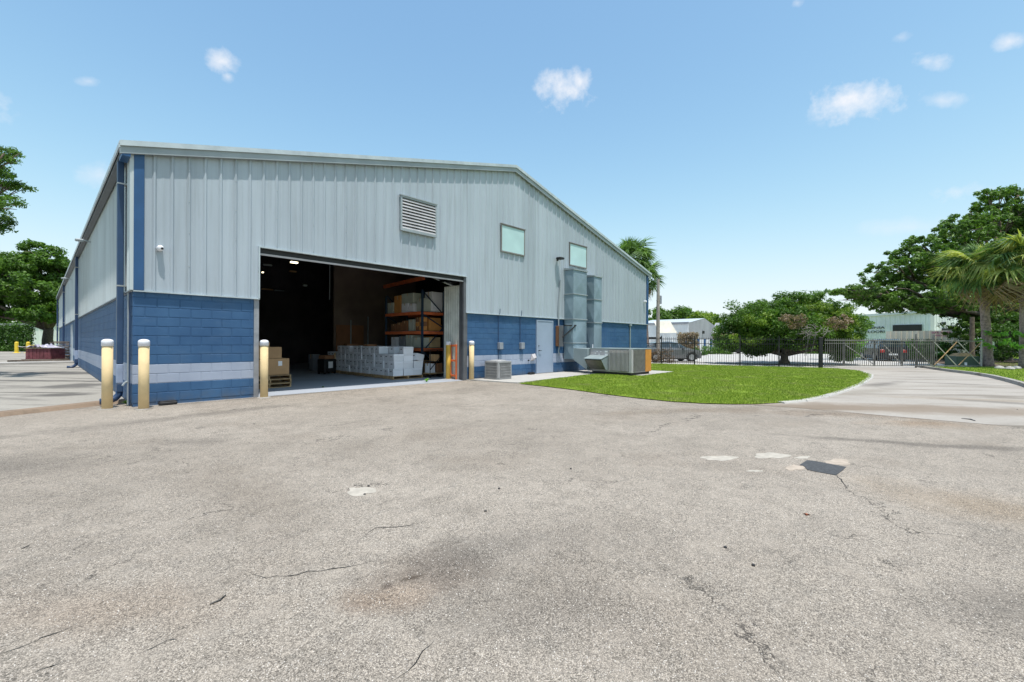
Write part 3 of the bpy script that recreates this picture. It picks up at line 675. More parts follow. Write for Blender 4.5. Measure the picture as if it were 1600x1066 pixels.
# roof
rf = MB(); V = []
for (y) in (-.16, LEN+.1):
    for u in (RU-.04, 11.6, 2*11.6-RU+.04):
        V += [(u, y, roofz(u)), (u, y, roofz(u)-.06)]
rf.add(V, [(0,2,8,6),(2,4,10,8),(1,7,9,3),(3,9,11,5),(0,1,3,2),(2,3,5,4),(6,8,9,7),(8,10,11,9),(0,6,7,1),(4,5,11,10)])
rf.build('roof', M['roof'], wh)
MB().box(RU-.045, RU-.02, -.155, LEN, roofz(RU-.04)-.13, roofz(RU-.04)-.062).build('eave_trim', M['trimlight'], wh)
for (ua, ub) in ((RU-.03, 11.6), (11.6, 2*11.6-RU+.03)):
    b = MB(); za, zb_ = roofz(ua), roofz(ub)
    for (y0, y1, top, bot) in ((-.185, -.163, .012, .10), (-.15, -.085, .062, .25)):
        b.add([(ua, y0, za-bot), (ub, y0, zb_-bot), (ub, y1, zb_-bot), (ua, y1, za-bot), (ua, y0, za+.02-top), (ub, y0, zb_+.02-top), (ub, y1, zb_+.02-top), (ua, y1, za+.02-top)],
              [(0,3,2,1),(4,5,6,7),(0,1,5,4),(1,2,6,5),(2,3,7,6),(3,0,4,7)], 1 if top == .012 else 0)
    b.build('rake_trim', [M['trim'], M['trimlight']], wh)
b = MB(); b.add([(RU, y, z) for y in (-.10, LEN) for z in (5.26, 5.43)]+[(x, y, z) for y in (-.10, LEN) for x, z in ((-.075, 5.24), (-.06, 5.40))],
    [(0,2,3,1),(0,4,6,2),(1,3,7,5),(0,1,5,4),(2,6,7,3)]); b.build('gutter', M['gutter'], wh)
MB().box(RU+.005, -.06, -.14, .35, 5.17, 5.245).build('gutter_end', M['blue'], wh)
# downspouts
for i, v in enumerate((.62, 17., 33.2, 49.2)):
    b = MB(); b.bbox(-.20, -.09, v-.075, v+.075, .884, 5.24, .012, 0); b.bbox(-.20, -.09, v-.075, v+.075, .47, .882, .012, 1); b.bbox(-.20, -.09, v-.075, v+.075, .28, .468, .012, 0)
    s_ = b.build('downspout', [M['navy'] if i else M['spout'], M['stripe']], wh)
    b = MB(); b.tube([(-.145, v, .30), (-.155, v, .22), (-.22, v-.01, .14), (-.32, v-.02, .10), (-.46, v-.03, .10)], .065, 10); b.build('elbow', M['navy'], s_, smooth=True)
    b = MB(); 
    for z in (2.55, 4.75): b.box(-.205, -.0, v-.08, v+.08, z, z+.03)
    b.build('strap', M['metal'], s_)
b = MB(); b.tube([(-.04, .26, .02), (-.04, .26, 2.40)], .022, 8); b.tube([(-.06, .26, .52), (-.10, .22, .50), (-.14, .20, .44)], .02, 6); b.build('conduit', M['trim'], wh)
b = MB(); b.tube([(-.035, .16, .02), (-.035, .16, 2.40)], .010, 8); b.build('conduit', M['navy'], wh)
# loading door surround
b = MB(); b.box(2.28, DU0, -.012, .12, -.02, 2.414); b.box(2.32, DU0, .12, .35, -.02, DZ); b.build('door_jamb', M['jambl'], wh)
b = MB(); b.box(DU1, 9.2, -.02, .35, -.02, 2.414); b.box(DU1, 9.2, .0, .35, 2.414, DZ); b.bbox(9.02, DU1, -.03, .05, -.02, DZ-.02, .005); b.build('door_jamb', M['jamb'], wh)
MB().box(DU0, DU1, .03, .35, 3.575, DZ-.01).build('door_header', M['black'], wh)
MB().box(DU0, DU1-.1, .0, .02, 3.525, 3.572).build('header_angle', M['unit'], wh)
# interior shell
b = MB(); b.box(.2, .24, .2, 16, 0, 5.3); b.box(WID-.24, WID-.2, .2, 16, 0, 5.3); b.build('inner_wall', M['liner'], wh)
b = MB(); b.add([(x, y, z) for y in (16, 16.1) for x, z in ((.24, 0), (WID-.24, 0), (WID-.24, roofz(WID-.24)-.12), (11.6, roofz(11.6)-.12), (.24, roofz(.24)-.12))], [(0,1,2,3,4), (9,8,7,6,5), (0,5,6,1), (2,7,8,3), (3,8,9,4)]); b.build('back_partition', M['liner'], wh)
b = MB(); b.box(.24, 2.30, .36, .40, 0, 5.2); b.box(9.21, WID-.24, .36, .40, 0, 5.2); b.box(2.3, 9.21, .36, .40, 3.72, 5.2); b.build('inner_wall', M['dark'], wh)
MB().box(8.2, 12.8, 8.4, 8.5, 0, 5.4).build('brown_partition', M['brownwall'], wh)
b = MB()
for v in (3, 8, 13): 
    for (ua, ub) in ((.3, 11.6), (11.6, WID-.3)): b.bar((ua, v, roofz(ua)-.35), (ub, v, roofz(ub)-.35), .2, .4)
b.build('roof_beam', M['black'], wh)
b = MB()
for i in range(14): u = 1+i*1.6; b.box(u, u+.06, .4, 16, roofz(u)-.25, roofz(u)-.08)
b.build('purlins', M['jamb'], wh, kind='stuff')
for (x0, v0) in ((.0, 0),): pass
MB().poly([(.2, .0), (DU1+.1, .0), (DU1+.1, .36), (WID-.2, .36), (WID-.2, 16), (.2, 16)], -.04, .006).build('shop_floor', M['floor'], kind='structure')
# ribbed liner beside the door
b = MB()
for i in range(7): b.box(9.165, 9.19, .37+i*.13, .37+i*.13+.125, .0, 3.45); b.box(9.145, 9.165, .42+i*.13, .45+i*.13, 0, 3.45)
b.build('liner_sheet', mat('pale_liner', (.60, .62, .58, 1), .5), wh)
# strips, tubes and hoses inside
b = MB(); b.cyl((6.9, 6.0, 3.1), (6.9, 6.0, 5.2), .015, n=6); b.cyl((9.9, 8.3, .0), (9.9, 8.3, 2.6), .03, n=6); b.cyl((9.0, 8.3, .0), (9.0, 8.3, 2.4), .03, n=6); b.build('pipes', M['trim'], wh)
MB().box(8.3, 9.7, 8.36, 8.395, .0, 2.15).build('inner_door', M['card2'], wh)
for i, (x, y, Y, w, on) in enumerate([(459, 410, 17, .26, 1), (457, 424, 19, .28, 0), (417, 452, 22, .55, 0), (436, 454, 24, .5, 0), (410, 425.5, 24, .08, 1), (476, 446, 18, .15, 0), (417, 414, 18, .35, 0)]):
    p = P(x, y, Y); t_ = thing('ceiling_lamp', ['lit tube lamp hanging near the top of the open doorway', 'dim brown lamp hanging under the lit tube', 'tan lamp low in the dark at the left of the doorway', 'faint lamp right of the tan lamp in the doorway', 'tiny lit lamp beside the left door jamb', 'small pale hook shaped lamp in the dark doorway', 'faint grey lamp at the top left of the doorway'][i], 'lamp', p)
    m_ = M['lampon'] if on else (M['card'] if i in (1, 2) else M['trim'])
    b = MB(); b.bbox(-w/2, w/2, -.06, .06, -.03, .03, .01); b.build('tube', m_, t_)
    b = MB(); b.bbox(-w/2-.02, w/2+.02, -.09, .09, .032, .08, .01); b.cyl((0, 0, .08), (0, 0, roofz(p.x)-.1-p.z), .008, n=5); b.build('housing', M['black'], t_)
# windows, louvre, door of the gable
for (u0, u1, z0, z1) in ((10.85, 12.23, 4.88, 5.95), (15.33, 16.74, 4.92, 5.96)):
    b = MB(); f = .045
    b.box(u0, u1, -.09, -.058, z0, z0+f); b.box(u0, u1, -.09, -.058, z1-f, z1); b.box(u0, u0+f, -.0895, -.058, z0+f, z1-f); b.box(u1-f, u1, -.0895, -.058, z0+f, z1-f); b.box(u0-.03, u1+.03, -.11, -.04, z1, z1+.025)
    w_ = b.build('window', M['wframe'], wh); MB().box(u0+f, u1-f, -.074, -.062, z0+f, z1-f).build('pane', M['pane'], w_)
u0, u1, z0, z1 = 6.36, 7.74, 4.86, 5.95
b = MB(); f = .05; b.box(u0, u1, -.13, -.058, z0, z0+.08); b.box(u0, u1, -.13, -.058, z1-f, z1); b.box(u0, u0+f, -.129, -.058, z0+.08, z1-f); b.box(u1-f, u1, -.129, -.058, z0+.08, z1-f); b.box(u0-.02, u1+.02, -.15, -.04, z1, z1+.03)
lv = b.build('louver_vent', M['trim'], wh); MB().box(u0+f, u1-f, -.066, -.060, z0+.08, z1-f).build('backing', M['black'], lv)
n = 10; hh = (z1-f-z0-.08)/n; b = MB(); b.add([(0, -.125, 0), (u1-u0-2*f, -.125, 0), (u1-u0-2*f, -.07, hh*.75), (0, -.07, hh*.75), (0, -.125, .022), (u1-u0-2*f, -.125, .022), (u1-u0-2*f, -.07, hh*.75+.012), (0, -.07, hh*.75+.012)], [(0,3,2,1),(4,5,6,7),(0,1,5,4),(1,2,6,5),(2,3,7,6),(3,0,4,7)])
slm = b.mesh('slat', mat('slat_pale', (.52, .50, .51, 1), .45))
for i in range(n): link('slat', slm, lv, (u0+f, 0, z0+.08+i*hh))
b = MB(); b.bbox(13.10, 14.12, -.035, .02, .06, 2.27, .006); dd_ = b.build('door', M['door'], wh)
b = MB(); b.box(13.05, 13.10, -.05, .1, .03, 2.32); b.box(14.12, 14.18, -.05, .1, .03, 2.32); b.box(13.10, 14.12, -.05, .1, 2.272, 2.32); b.build('door_frame', M['door'], dd_)
b = MB(); b.cyl((13.2, -.035, 1.02), (13.2, -.09, 1.02), .02, n=8); b.bar((13.2, -.09, 1.02), (13.33, -.09, 1.02), .02, .02); b.cyl((13.2, -.035, 1.22), (13.2, -.06, 1.22), .022, n=8); b.build('handle', M['black'], dd_)
b = MB(); b.box(13.05, 14.18, -.09, -.036, .036, .058); b.build('threshold', M['metal'], dd_)
# side door
b = MB(); b.box(-.03, .0, 24, 25, .05, 2.2); sd = b.build('door', M['blue'], wh, label='blue side door'); b = MB(); b.box(-.06, -.0, 23.93, 24, .05, 2.26); b.box(-.06, .0, 25, 25.07, .05, 2.26); b.build('door_frame', M['trimlight'], sd)
b = MB(); b.box(-.10, -.03, 24.1, 24.2, 1.0, 1.1); b.build('handle', M['metal'], sd)

# things fixed to the walls
def wall_cam(u, v, z, label, side=0):
    t_ = thing('security_camera', label, 'security camera', (u, v, z))
    b = MB(); b.tube([(0, 0, 0), (0, -.05, 0)], [.06, .055], 14); b.build('mount', M['cap'], t_)
    b = MB(); b.lathe([(.002, -.07), (.035, -.062), (.055, -.03), (.06, .0), (.055, .03), (.03, .055), (.002, .06)], 16, (0, -.09, 0)); b.build('dome', M['cap'], t_, smooth=True)
    b = MB(); b.tube([(.02, -.13, -.01), (.03, -.155, -.015)], [.03, .02], 10); b.build('lens', M['black'], t_)
wall_cam(.43, -.045, 3.37, 'white dome security camera on the siding near the left corner')
wall_cam(22.75, -.06, 3.75, 'small pale security camera near the far right corner of the gable')
t_ = thing('wall_light', 'black wall light on the gable between the two windows', 'wall light', (14.42, -.058, 5.07))
b = MB(); b.bbox(-.05, .05, -.05, 0, -.08, .08, .01); b.build('bracket', M['black'], t_); b = MB(); b.bbox(-.16, .16, -.30, -.05, -.03, .06, .02); b.build('lamp_head', M['black'], t_)
for i, v in enumerate((10.2, 25.0)):
    t_ = thing('flood_light', ['grey flood light under the eave of the side wall, the near one', 'grey flood light under the eave of the side wall, the far one'][i], 'flood light', (-.058, v, 4.85))
    b = MB(); b.bar((0, 0, .1), (-.25, 0, .16), .04, .04); b.build('arm', M['trim'], t_); b = MB(); b.bbox(-.42, -.18, -.10, .10, .08, .17, .03); b.build('lamp_head', M['trim'], t_)
for i, u in enumerate((10.78, 12.03)):
    t_ = thing('meter_box', ['grey disconnect box on a conduit above the round condenser', 'grey disconnect box on a conduit left of the door'][i], 'electrical box', (u, -.0, 1.24))
    b = MB(); b.bbox(-.03, .17, -.14, -.0, -.14, .12, .012); b.build('box', M['greyplastic'], t_)
    b = MB(); b.tube([(-.0, -.03, .12), (0, -.03, 1.17), (0, -.10, 1.24), (0, -.11, 1.42)], .014, 6); b.tube([(0, -.03, -.14), (0, -.03, -1.0 if i == 0 else -.2)], .014, 6); b.build('conduit', M['navy'], t_)
t_ = thing('pipe', 'pale vertical pipe on the blue wall behind the packaged unit', 'pipe', (21.1, -.0, 0)); b = MB(); b.tube([(0, -.05, .3), (0, -.05, 2.3)], .035, 8); b.bbox(-.09, .09, -.12, 0, 2.28, 2.38, .01); b.build('pipe_run', M['ductl'], t_)
t_ = thing('electrical_panel', 'rusty electrical disconnect with black bracket beside the big duct', 'electrical panel', (14.52, 0, 1.15))
b = MB(); b.bbox(-.12, .16, -.20, 0, .05, .95, .015); b.build('box', M['card2'], t_); b = MB(); b.bbox(-.14, .18, -.23, -.203, .03, .97, .01); b.build('cover', M['jamb'], t_); b = MB(); b.bar((.1, -.25, .45), (.55, -.62, .98), .05, .05); b.bar((.2, -.25, .98), (.6, -.62, .98), .05, .05); b.build('bracket', M['black'], t_)
b = MB(); b.tube([(.0, -.08, .97), (.0, -.08, 1.8), (.12, -.1, 3.0)], .03, 8); b.tube([(.02, -.1, .05), (-.05, -.12, -.2), (.1, -.1, -.35)], .03, 8); b.build('conduit', M['trim'], t_)
t_ = thing('hose_box', 'crumpled beige metal cover on the wall left of the door handle', 'hose cover', (12.78, 0, .72)); b = MB(); b.add([(-.1, -.02, -.12), (.12, -.02, -.12), (.16, -.14, .02), (-.05, -.18, -.02), (-.02, -.02, .15), (.2, -.02, .18)], [(0,1,2,3),(3,2,5,4),(0,3,4),(1,5,2)]); b.build('cover', M['unit'], t_)
b = MB(); b.cyl((-.22, 0, -.1), (-.22, -.05, -.1), .03, n=8); b.build('spigot', M['black'], t_)
# bait boxes
for i, (px_, py_) in enumerate(((262, 632), (820, 585.5))):
    p = G(px_, py_); p.y = min(p.y, -.09)
    b = MB(); b.bbox(-.16, .16, -.08, .08, 0, .075, .02); b.bbox(-.14, .14, -.07, .07, .0755, .09, .005)
    o = b.build('bait_box', M['rubber']); o.location = (p.x, p.y, .0 if i == 0 else .035); o.rotation_euler.z = .05; tag(o, ['flat black bait box on the ground against the wall right of the corner bollard', 'flat black bait box against the wall left of the pale door'][i], 'bait box')

# ducts on the gable
def duct(u0, u1, z0, z1, d, joints, label):
    t_ = thing('air_duct', label, 'duct', (u0, -.06, z0)); w, h = u1-u0, z1-z0; prev = 0
    js = [0]+[j-z0 for j in joints]+[h]
    for k in range(len(js)-1):
        a, b_ = js[k], js[k+1]; b = MB(); x0, x1, y0, y1 = 0, w, -d, 0
        cz = (a+b_)/2; p = .04
        V = [(x0,y0,a),(x1,y0,a),(x1,y1,a),(x0,y1,a),(x0,y0,b_),(x1,y0,b_),(x1,y1,b_),(x0,y1,b_),(w/2,y0-p,cz),(-p,-d/2,cz),(w+p,-d/2,cz)]
        b.add(V, [(0,1,8),(1,5,8),(5,4,8),(4,0,8),(3,0,9),(0,4,9),(4,7,9),(7,3,9),(1,2,10),(2,6,10),(6,5,10),(5,1,10),(0,3,2,1),(4,5,6,7)])
        b.build('duct_section', M['duct'], t_)
    for z in js[1:-1]: MB().box(-.03, w+.03, -d-.035, 0, z-.02, z+.02).build('joint_flange', M['trim'], t_)
    b = MB(); b.add([(-.04, -d-.04, h), (w+.04, -d-.04, h), (w+.04, 0, h+.02), (-.04, 0, h+.02), (-.04, -d-.04, h+.05), (w+.04, -d-.04, h+.05), (w+.04, 0, h+.12), (-.04, 0, h+.12)], [(0,3,2,1),(4,5,6,7),(0,1,5,4),(1,2,6,5),(2,3,7,6),(3,0,4,7)]); b.build('top_cap', M['trim'], t_)
    return t_
duct(14.97, 16.02, .62, 4.62, .5, (1.35, 2.42, 3.55), 'larger left air duct rising up the gable with riveted flanges')
duct(16.65, 17.32, .5, 4.50, .5, (2.32, 3.42), 'narrower right air duct rising up the gable')
# packaged unit with plenum and hood
pu = thing('air_handler', 'long grey packaged air conditioner on a slab joined to the wall ducts', 'air conditioner', (15.2, -3.30, .035))
b = MB(); b.bbox(0, 1.70, 0, 2.0, .10, 1.06, .01, 0); b.build('cabinet', M['unit'], pu)
b = MB(); b.bbox(-.012, 1.72, -.02, 2.02, 1.063, 1.10, .008); b.build('top_cover', M['ductl'], pu)
b = MB(); b.box(.02, .12, .05, 1.9, 0, .098); b.box(1.55, 1.65, .05, 1.9, 0, .098); b.box(.12, 1.6, .06, .14, 0, .096); b.build('base_rail', M['black'], pu)
b = MB()
for i in range(15): b.box(-.045, -.002, .15+i*.06, .15+i*.06+.028, .16, 1.03)
b.build('condenser_fins', M['unit'], pu, kind='stuff'); MB().box(-.006, -.001, .13, 1.04, .14, 1.04).build('coil', M['unitd'], pu)
b = MB(); b.bbox(-.04, .09, -.02, .12, .10, 1.06, .01); b.build('corner_post', M['unit'], pu)
MB().box(.14, 1.15, -.018, -.003, .14, 1.04).build('end_coil', M['unitd'], pu)
MB().box(1.17, 1.70, -.022, -.003, .11, 1.05).build('side_panel', M['orange'], pu, label='orange access panel at the end')
for (a_, z_) in ((1.12, .80), (1.12, .92), (1.5, .82), (1.42, .93), (1.6, .94), (1.68, .86), (1.55, .74)): MB().box(-.010, -.006, a_, a_+(.14 if a_ == 1.12 else .08), z_, z_+(.07 if a_ == 1.12 else .03)).build('sticker', M['paper'], pu)
b = MB(); b.add([(-.55, 1.10, .66), (-.55, 1.98, .66), (-.01, 1.98, .80), (-.01, 1.10, .80), (-.55, 1.10, .63), (-.55, 1.98, .63), (-.01, 1.98, .775), (-.01, 1.10, .775)], [(0,1,2,3),(7,6,5,4),(0,4,5,1),(1,5,6,2),(2,6,7,3),(3,7,4,0)])
b.add([(-.50, 1.13, .60), (-.012, 1.13, .77), (-.012, 1.13, .18), (-.16, 1.13, .18), (-.50, 1.11, .60), (-.012, 1.11, .77), (-.012, 1.11, .18), (-.16, 1.11, .18)], [(0,1,2,3),(7,6,5,4),(0,4,5,1),(1,5,6,2),(2,6,7,3),(3,7,4,0)])
b.add([(-.50, 1.97, .60), (-.012, 1.97, .77), (-.012, 1.97, .18), (-.16, 1.97, .18), (-.50, 1.95, .60), (-.012, 1.95, .77), (-.012, 1.95, .18), (-.16, 1.95, .18)], [(0,1,2,3),(7,6,5,4),(0,4,5,1),(1,5,6,2),(2,6,7,3),(3,7,4,0)])
hd = b.build('intake_hood', M['ductl'], pu); b = MB(); b.add([(-.47, 1.14, .59), (-.47, 1.94, .59), (-.13, 1.94, .20), (-.13, 1.14, .20), (-.45, 1.14, .60), (-.45, 1.94, .60), (-.11, 1.94, .21), (-.11, 1.14, .21)], [(0,1,2,3),(7,6,5,4),(0,4,5,1),(1,5,6,2),(2,6,7,3),(3,7,4,0)]); b.build('filter_screen', M['unitd'], hd)
b = MB(); b.tube([(.05, 1.9, 1.10), (.05, 1.9, 1.26)], .02, 6); b.tube([(-.03, 2.04, .02), (-.03, 2.04, .2)], .02, 6); b.build('drain_pipe', M['cap'], pu)
# connecting plenum: level over the wall duct, sloping down to the unit
pl = thing('plenum_duct', 'sheet metal plenum sloping from the wall ducts down to the packaged unit', 'duct', (0, 0, 0))
b = MB(); b.add([(15.0, -1.275, .17), (16.0, -1.275, .17), (16.0, -.565, .60), (15.0, -.565, .60), (15.0, -1.275, 1.09), (16.0, -1.275, 1.09), (16.0, -.565, 1.12), (15.0, -.565, 1.12)], [(0,3,2,1),(4,5,6,7),(0,1,5,4),(1,2,6,5),(2,3,7,6),(3,0,4,7)])
b.build('sheet_body', M['ductl'], pl)
# round condenser
cd = thing('condenser', 'small round cornered grey condenser on a pad near the loading door', 'air conditioner', (10.2, -.60, .035), .05)
b = MB(); rr_ = .12; hw = .38
def rrect(hw, r, z, n=5):
    out = []
    for (sx, sy, a0) in ((1, 1, 0), (-1, 1, 90), (-1, -1, 180), (1, -1, 270)):
        for k in range(n): a = R(a0+90*k/(n-1)); out.append((sx*(hw-r)+r*math.cos(a), sy*(hw-r)+r*math.sin(a), z))
    return out
def rprism(b, hw, r, z0, z1, mi=0):
    A, B_ = rrect(hw, r, z0), rrect(hw, r, z1); n = len(A); b.add(A+B_, [tuple(reversed(range(n))), tuple(range(n, 2*n))]+[(i, (i+1)%n, n+(i+1)%n, n+i) for i in range(n)], mi)
rprism(b, .35, .12, .06, .60); b.build('coil', M['unitd'], cd)
b = MB(); rprism(b, .385, .14, .60, .655); b.lathe([(.30, .0), (.28, .03), (.10, .045), (.02, .045)], 24, (0, 0, .655)); b.build('top_cover', M['condl'], cd)
b = MB(); rprism(b, .385, .14, .0, .06); b.build('base_pan', M['condenser'], cd)
b = MB()
for k in range(4):
    a = k*math.pi/2; Rm = Matrix.Rotation(a, 3, 'Z')
    for i in range(13):
        x = -.27+i*.045; s_ = MB().box(x, x+.012, -.378, -.352, .06, .6); b.add([Rm @ Vector(v) for v in s_.v], s_.f)
    for z in (.16, .26, .36, .46): s_ = MB().box(-.28, .28, -.384, -.379, z, z+.012); b.add([Rm @ Vector(v) for v in s_.v], s_.f)
    s_ = MB().bbox(.26, .345, -.36, -.27, .06, .6, .01); b.add([Rm @ Vector(v) for v in s_.v], s_.f)
b.build('guard', M['condl'], cd)
b = MB(); 
for x, y in ((-.3, -.3), (.3, -.3), (-.3, .3), (.3, .3)): b.box(x-.05, x+.05, y-.05, y+.05, -.03, 0)
b.build('feet', M['black'], cd)

# ------------------------------------------------------------------ bollards
def bollard(loc, label, m, h=1.42, r=.088, ch=.14):
    t_ = thing('bollard', label, 'bollard', loc, 0, 'tall yellow bollards round the loading door')
    b = MB(); b.lathe([(r, 0), (r, h-ch)], 28); b.build('post', m, t_, smooth=False)
    for p in t_.children[0].data.polygons: p.use_smooth = len(p.vertices) == 4
    b = MB(); r2 = r+.009; b.lathe([(r, h-ch-.004), (r2, h-ch-.001), (r2, h-.05), (r2*.985, h-.042), (r2*.93, h-.032), (r2*.75, h-.014), (r2*.4, h-.003), (.004, h)], 28); b.build('cap', M['cap'], t_, smooth=True)
    b = MB(); b.lathe([(r+.07, 0), (r+.06, .012), (r+.004, .016)], 20); b.build('footing', M['curb'], t_)
for (x, y, l) in ((168, 640, 'yellow bollard with white cap left of the building corner, leftmost one'), (225, 640, 'yellow bollard with white cap standing just right of the building corner'), (413, 622, 'yellow bollard with white cap at the left jamb of the loading door'), (737, 595, 'yellow bollard with white cap outside the right jamb of the loading door')):
    p = G(x, y-1); bollard((p.x, p.y, 0), l, M['yellow'], r=.088 if x < 500 else .09)
bollard((8.98, .78, .006), 'deeper yellow bollard with white cap inside the doorway by the pale liner', M['yellow2'], 1.40, .088)

# ------------------------------------------------------------------ pallets, boxes and racks inside
bw = MB().bbox(-.5, .5, -.045, .045, 0, .018, .003)
def pallet(loc, label, w=1.2, d=1.0, m='wood', rz=0, group=None):
    t_ = thing('pallet', label, 'pallet', loc, rz, group)
    key = ('p', w, d, m)
    if key not in bm_cache:
        bm_cache[key] = (MB().box(-w/2, w/2, -.045, .045, 0, .018).mesh('deck_board', M[m]), MB().box(-.02, .02, -d/2, d/2, 0, .085).mesh('stringer', M[m]))
    db, sg = bm_cache[key]
    for k in range(7): link('deck_board', db, t_, (0, -d/2+.045+k*(d-.09)/6, .104))
    for k in range(3): link('deck_board', db, t_, (0, -d/2+.045+k*(d-.09)/2, 0))
    for x in (-w/2+.02, 0, w/2-.02): link('stringer', sg, t_, (x, 0, .0185))
    return t_
def carton(name, label, loc, size, m, rz=0, group=None, sticker=True, parent=None):
    w, d, h = size; t_ = thing(name, label, 'box', loc, rz, group)
    MB().bbox(-w/2, w/2, -d/2, d/2, 0, h, .006).build('body', m, t_)
    MB().box(-w/2-.001, w/2+.001, -.025, .025, h*.75, h+.0015).build('tape', M['tape'], t_)
    if sticker: MB().box(w*.1, w*.1+.11, -d/2-.002, -d/2, h*.55, h*.55+.14).build('sticker', M['paper'], t_)
    return t_
# cardboard on three pallets
for k in range(3): pallet((3.26, 2.36, .008+k*.124), ['bottom wooden pallet of three under the brown cartons', 'middle wooden pallet of three under the brown cartons', 'top wooden pallet of three, right under the brown cartons'][k], 1.2, 1.0, rz=[.0, .03, -.02][k])
z = .008+3*.124+.004
carton('carton', 'large brown carton with a white sticker on the pallets, right one of the bottom row', (3.44, 2.22, z), (.78, .55, .48), M['card'])
carton('carton', 'brown carton at the left end of the pallets beside the jamb', (2.84, 2.2, z), (.38, .6, .46), M['card'], sticker=False)
carton('carton', 'middle brown carton on top of the large carton', (3.30, 2.24, z+.482), (.66, .5, .34), M['card'], sticker=False)
carton('carton', 'small flat brown carton on top of the carton stack', (3.1, 2.26, z+.824), (.44, .4, .14), M['card'], sticker=False)
carton('carton', 'brown carton at the back of the pallets behind the others', (3.3, 2.68, z), (.8, .26, .52), M['card2'], sticker=False)
# file boxes
fb = thing('file_box', 'x', 'file box'); fw, fd, fh = .415, .325, .262
b = MB(); tw = .012
b.add([(-fw/2+tw, -fd/2+tw, 0), (fw/2-tw, -fd/2+tw, 0), (fw/2-tw, fd/2-tw, 0), (-fw/2+tw, fd/2-tw, 0), (-fw/2+.004, -fd/2+.004, fh-.07), (fw/2-.004, -fd/2+.004, fh-.07), (fw/2-.004, fd/2-.004, fh-.07), (-fw/2+.004, fd/2-.004, fh-.07)], [(0,3,2,1),(4,5,6,7),(0,1,5,4),(1,2,6,5),(2,3,7,6),(3,0,4,7)])
b.build('body', M['white'], fb)
b = MB(); b.bbox(-fw/2, fw/2, -fd/2, fd/2, fh-.068, fh, .005); b.build('lid', M['white'], fb)
b = MB(); b.tube([(-fw/2-.001, -.04, fh-.095), (-fw/2-.001, .04, fh-.095)], .013, 8); b.build('hand_hole', M['hole'], fb)
b = MB(); b.box(fw/2+.0, fw/2+.001, -.04, .04, fh-.11, fh-.085); b.build('hand_hole', M['hole'], fb)
first = True; ORD = ['first', 'second', 'third', 'fourth', 'fifth', 'sixth', 'seventh', 'eighth', 'ninth', 'tenth', 'eleventh', 'twelfth', 'thirteenth', 'fourteenth', 'fifteenth', 'sixteenth', 'seventeenth']
LAY = ['bottom', 'second', 'third', 'top']; COLN = ['aisle side column', 'middle column', 'rack side column']
r_ = random.Random(9)
PU, PV = 7.36, 1.86; pz = .008+.122
for k in range(4): pallet((PU+.63, PV+.66+k*1.36, .008), 'wooden pallet under the white file boxes, %s from the doorway' % ORD[k], 1.3, 1.3, 'wood')
for row in range(16):
    for colm in range(3):
        hts = 3
        if row >= 3 and colm == 0: hts = 3 if row in (9,) else 4
        if row >= 2 and colm > 0: hts = 4
        if row == 0 and colm == 1: hts = 4
        if row == 0 and colm == 2: hts = 2
        if row == 1 and colm == 2: hts = 3
        if row in (1, 2) and colm == 0: hts = 3
        if row > 12: hts = 3
        for L in range(hts):
            if colm > 0 and row > 0 and L < hts-1: continue
            o = fb if first else copy_tree(fb); first = False
            turn = math.pi/2*0+r_.gauss(0, .035)
            o.location = (PU+.215+colm*.425+r_.gauss(0, .012), PV+.18+row*.335+r_.gauss(0, .008), pz+L*(fh+.003)); o.rotation_euler.z = turn+(math.pi if False else 0)
            if row == 0 and colm == 1: o.rotation_euler.z = turn+math.pi/2*0
            o['label'] = 'white file box in the %s layer, %s row from the doorway, %s' % (LAY[L], ORD[row], COLN[colm]); o['group'] = 'white file boxes stacked on pallets'
o = copy_tree(fb); o.location = (PU+1.07, PV+.12, pz+2*(fh+.003)); o.rotation_euler = (0, .16, .25); o['label'] = 'white file box sitting askew at the right front corner of the stack'; o['group'] = 'white file boxes stacked on pallets'
for k, (u, v, zz, w) in enumerate(((7.62, 4.0, pz+4*(fh+.003), .42), (7.7, 5.7, pz+4*(fh+.003), .5))):
    carton('carton', ['flat brown carton lying on top of the file boxes, near one', 'flat reddish carton lying on top of the file boxes, far one'][k], (u, v, zz), (w, .34, .07), M['card2'], r_.uniform(-.2, .2), sticker=False)
# rack
rk = thing('pallet_rack', 'tall pallet rack with dark blue uprights and orange beams behind the file boxes', 'rack', (8.97, 2.4, .006))
rw, rl, rh = 1.06, 2.66, 3.42
for (x, y) in ((0, 0), (rw, 0), (0, rl), (rw, rl)):
    b = MB(); b.bbox(x-.04, x+.04, y-.035, y+.035, 0, rh if y == 0 else rh-.1, .005); b.box(x-.08, x+.08, y-.06, y+.06, 0, .008); b.build('upright', M['rackblue'], rk)
for y in (0, rl):
    for (z0, z1, s) in ((.15, 1.0, 0), (1.0, 1.95, 1), (1.95, 2.45, 0), (2.5, 3.35, 0)):
        b = MB(); x0, x1 = (.04, rw-.04) if s else (rw-.04, .04); b.bar((x0, y, z0), (x1, y, z1), .035, .035); b.build('brace', M['rackblue'], rk)
for z in (1.05, 1.73, 2.5):
    for x in (0, rw): b = MB(); b.bbox(x-.065 if x == 0 else x+.042, x-.042 if x == 0 else x+.065, .04, rl-.04, z-.06, z+.06, .004); b.build('beam', M['rack'], rk)
    b = MB(); b.bbox(.045, rw-.045, -.03, .03, z-.055 if z > 1.1 else z-.05, z+.055, .004); b.build('end_tie', M['rack'], rk)
    b = MB()
    for i in range(22): b.box(-.03, rw+.03, .1+i*.117, .106+i*.117, z+.062, z+.068)
    for i in range(8): b.box(.05+i*.13, .056+i*.13, .05, rl-.05, z+.069, z+.075)
    b.build('wire_deck', M['wire'], rk, kind='stuff')
D0 = .085
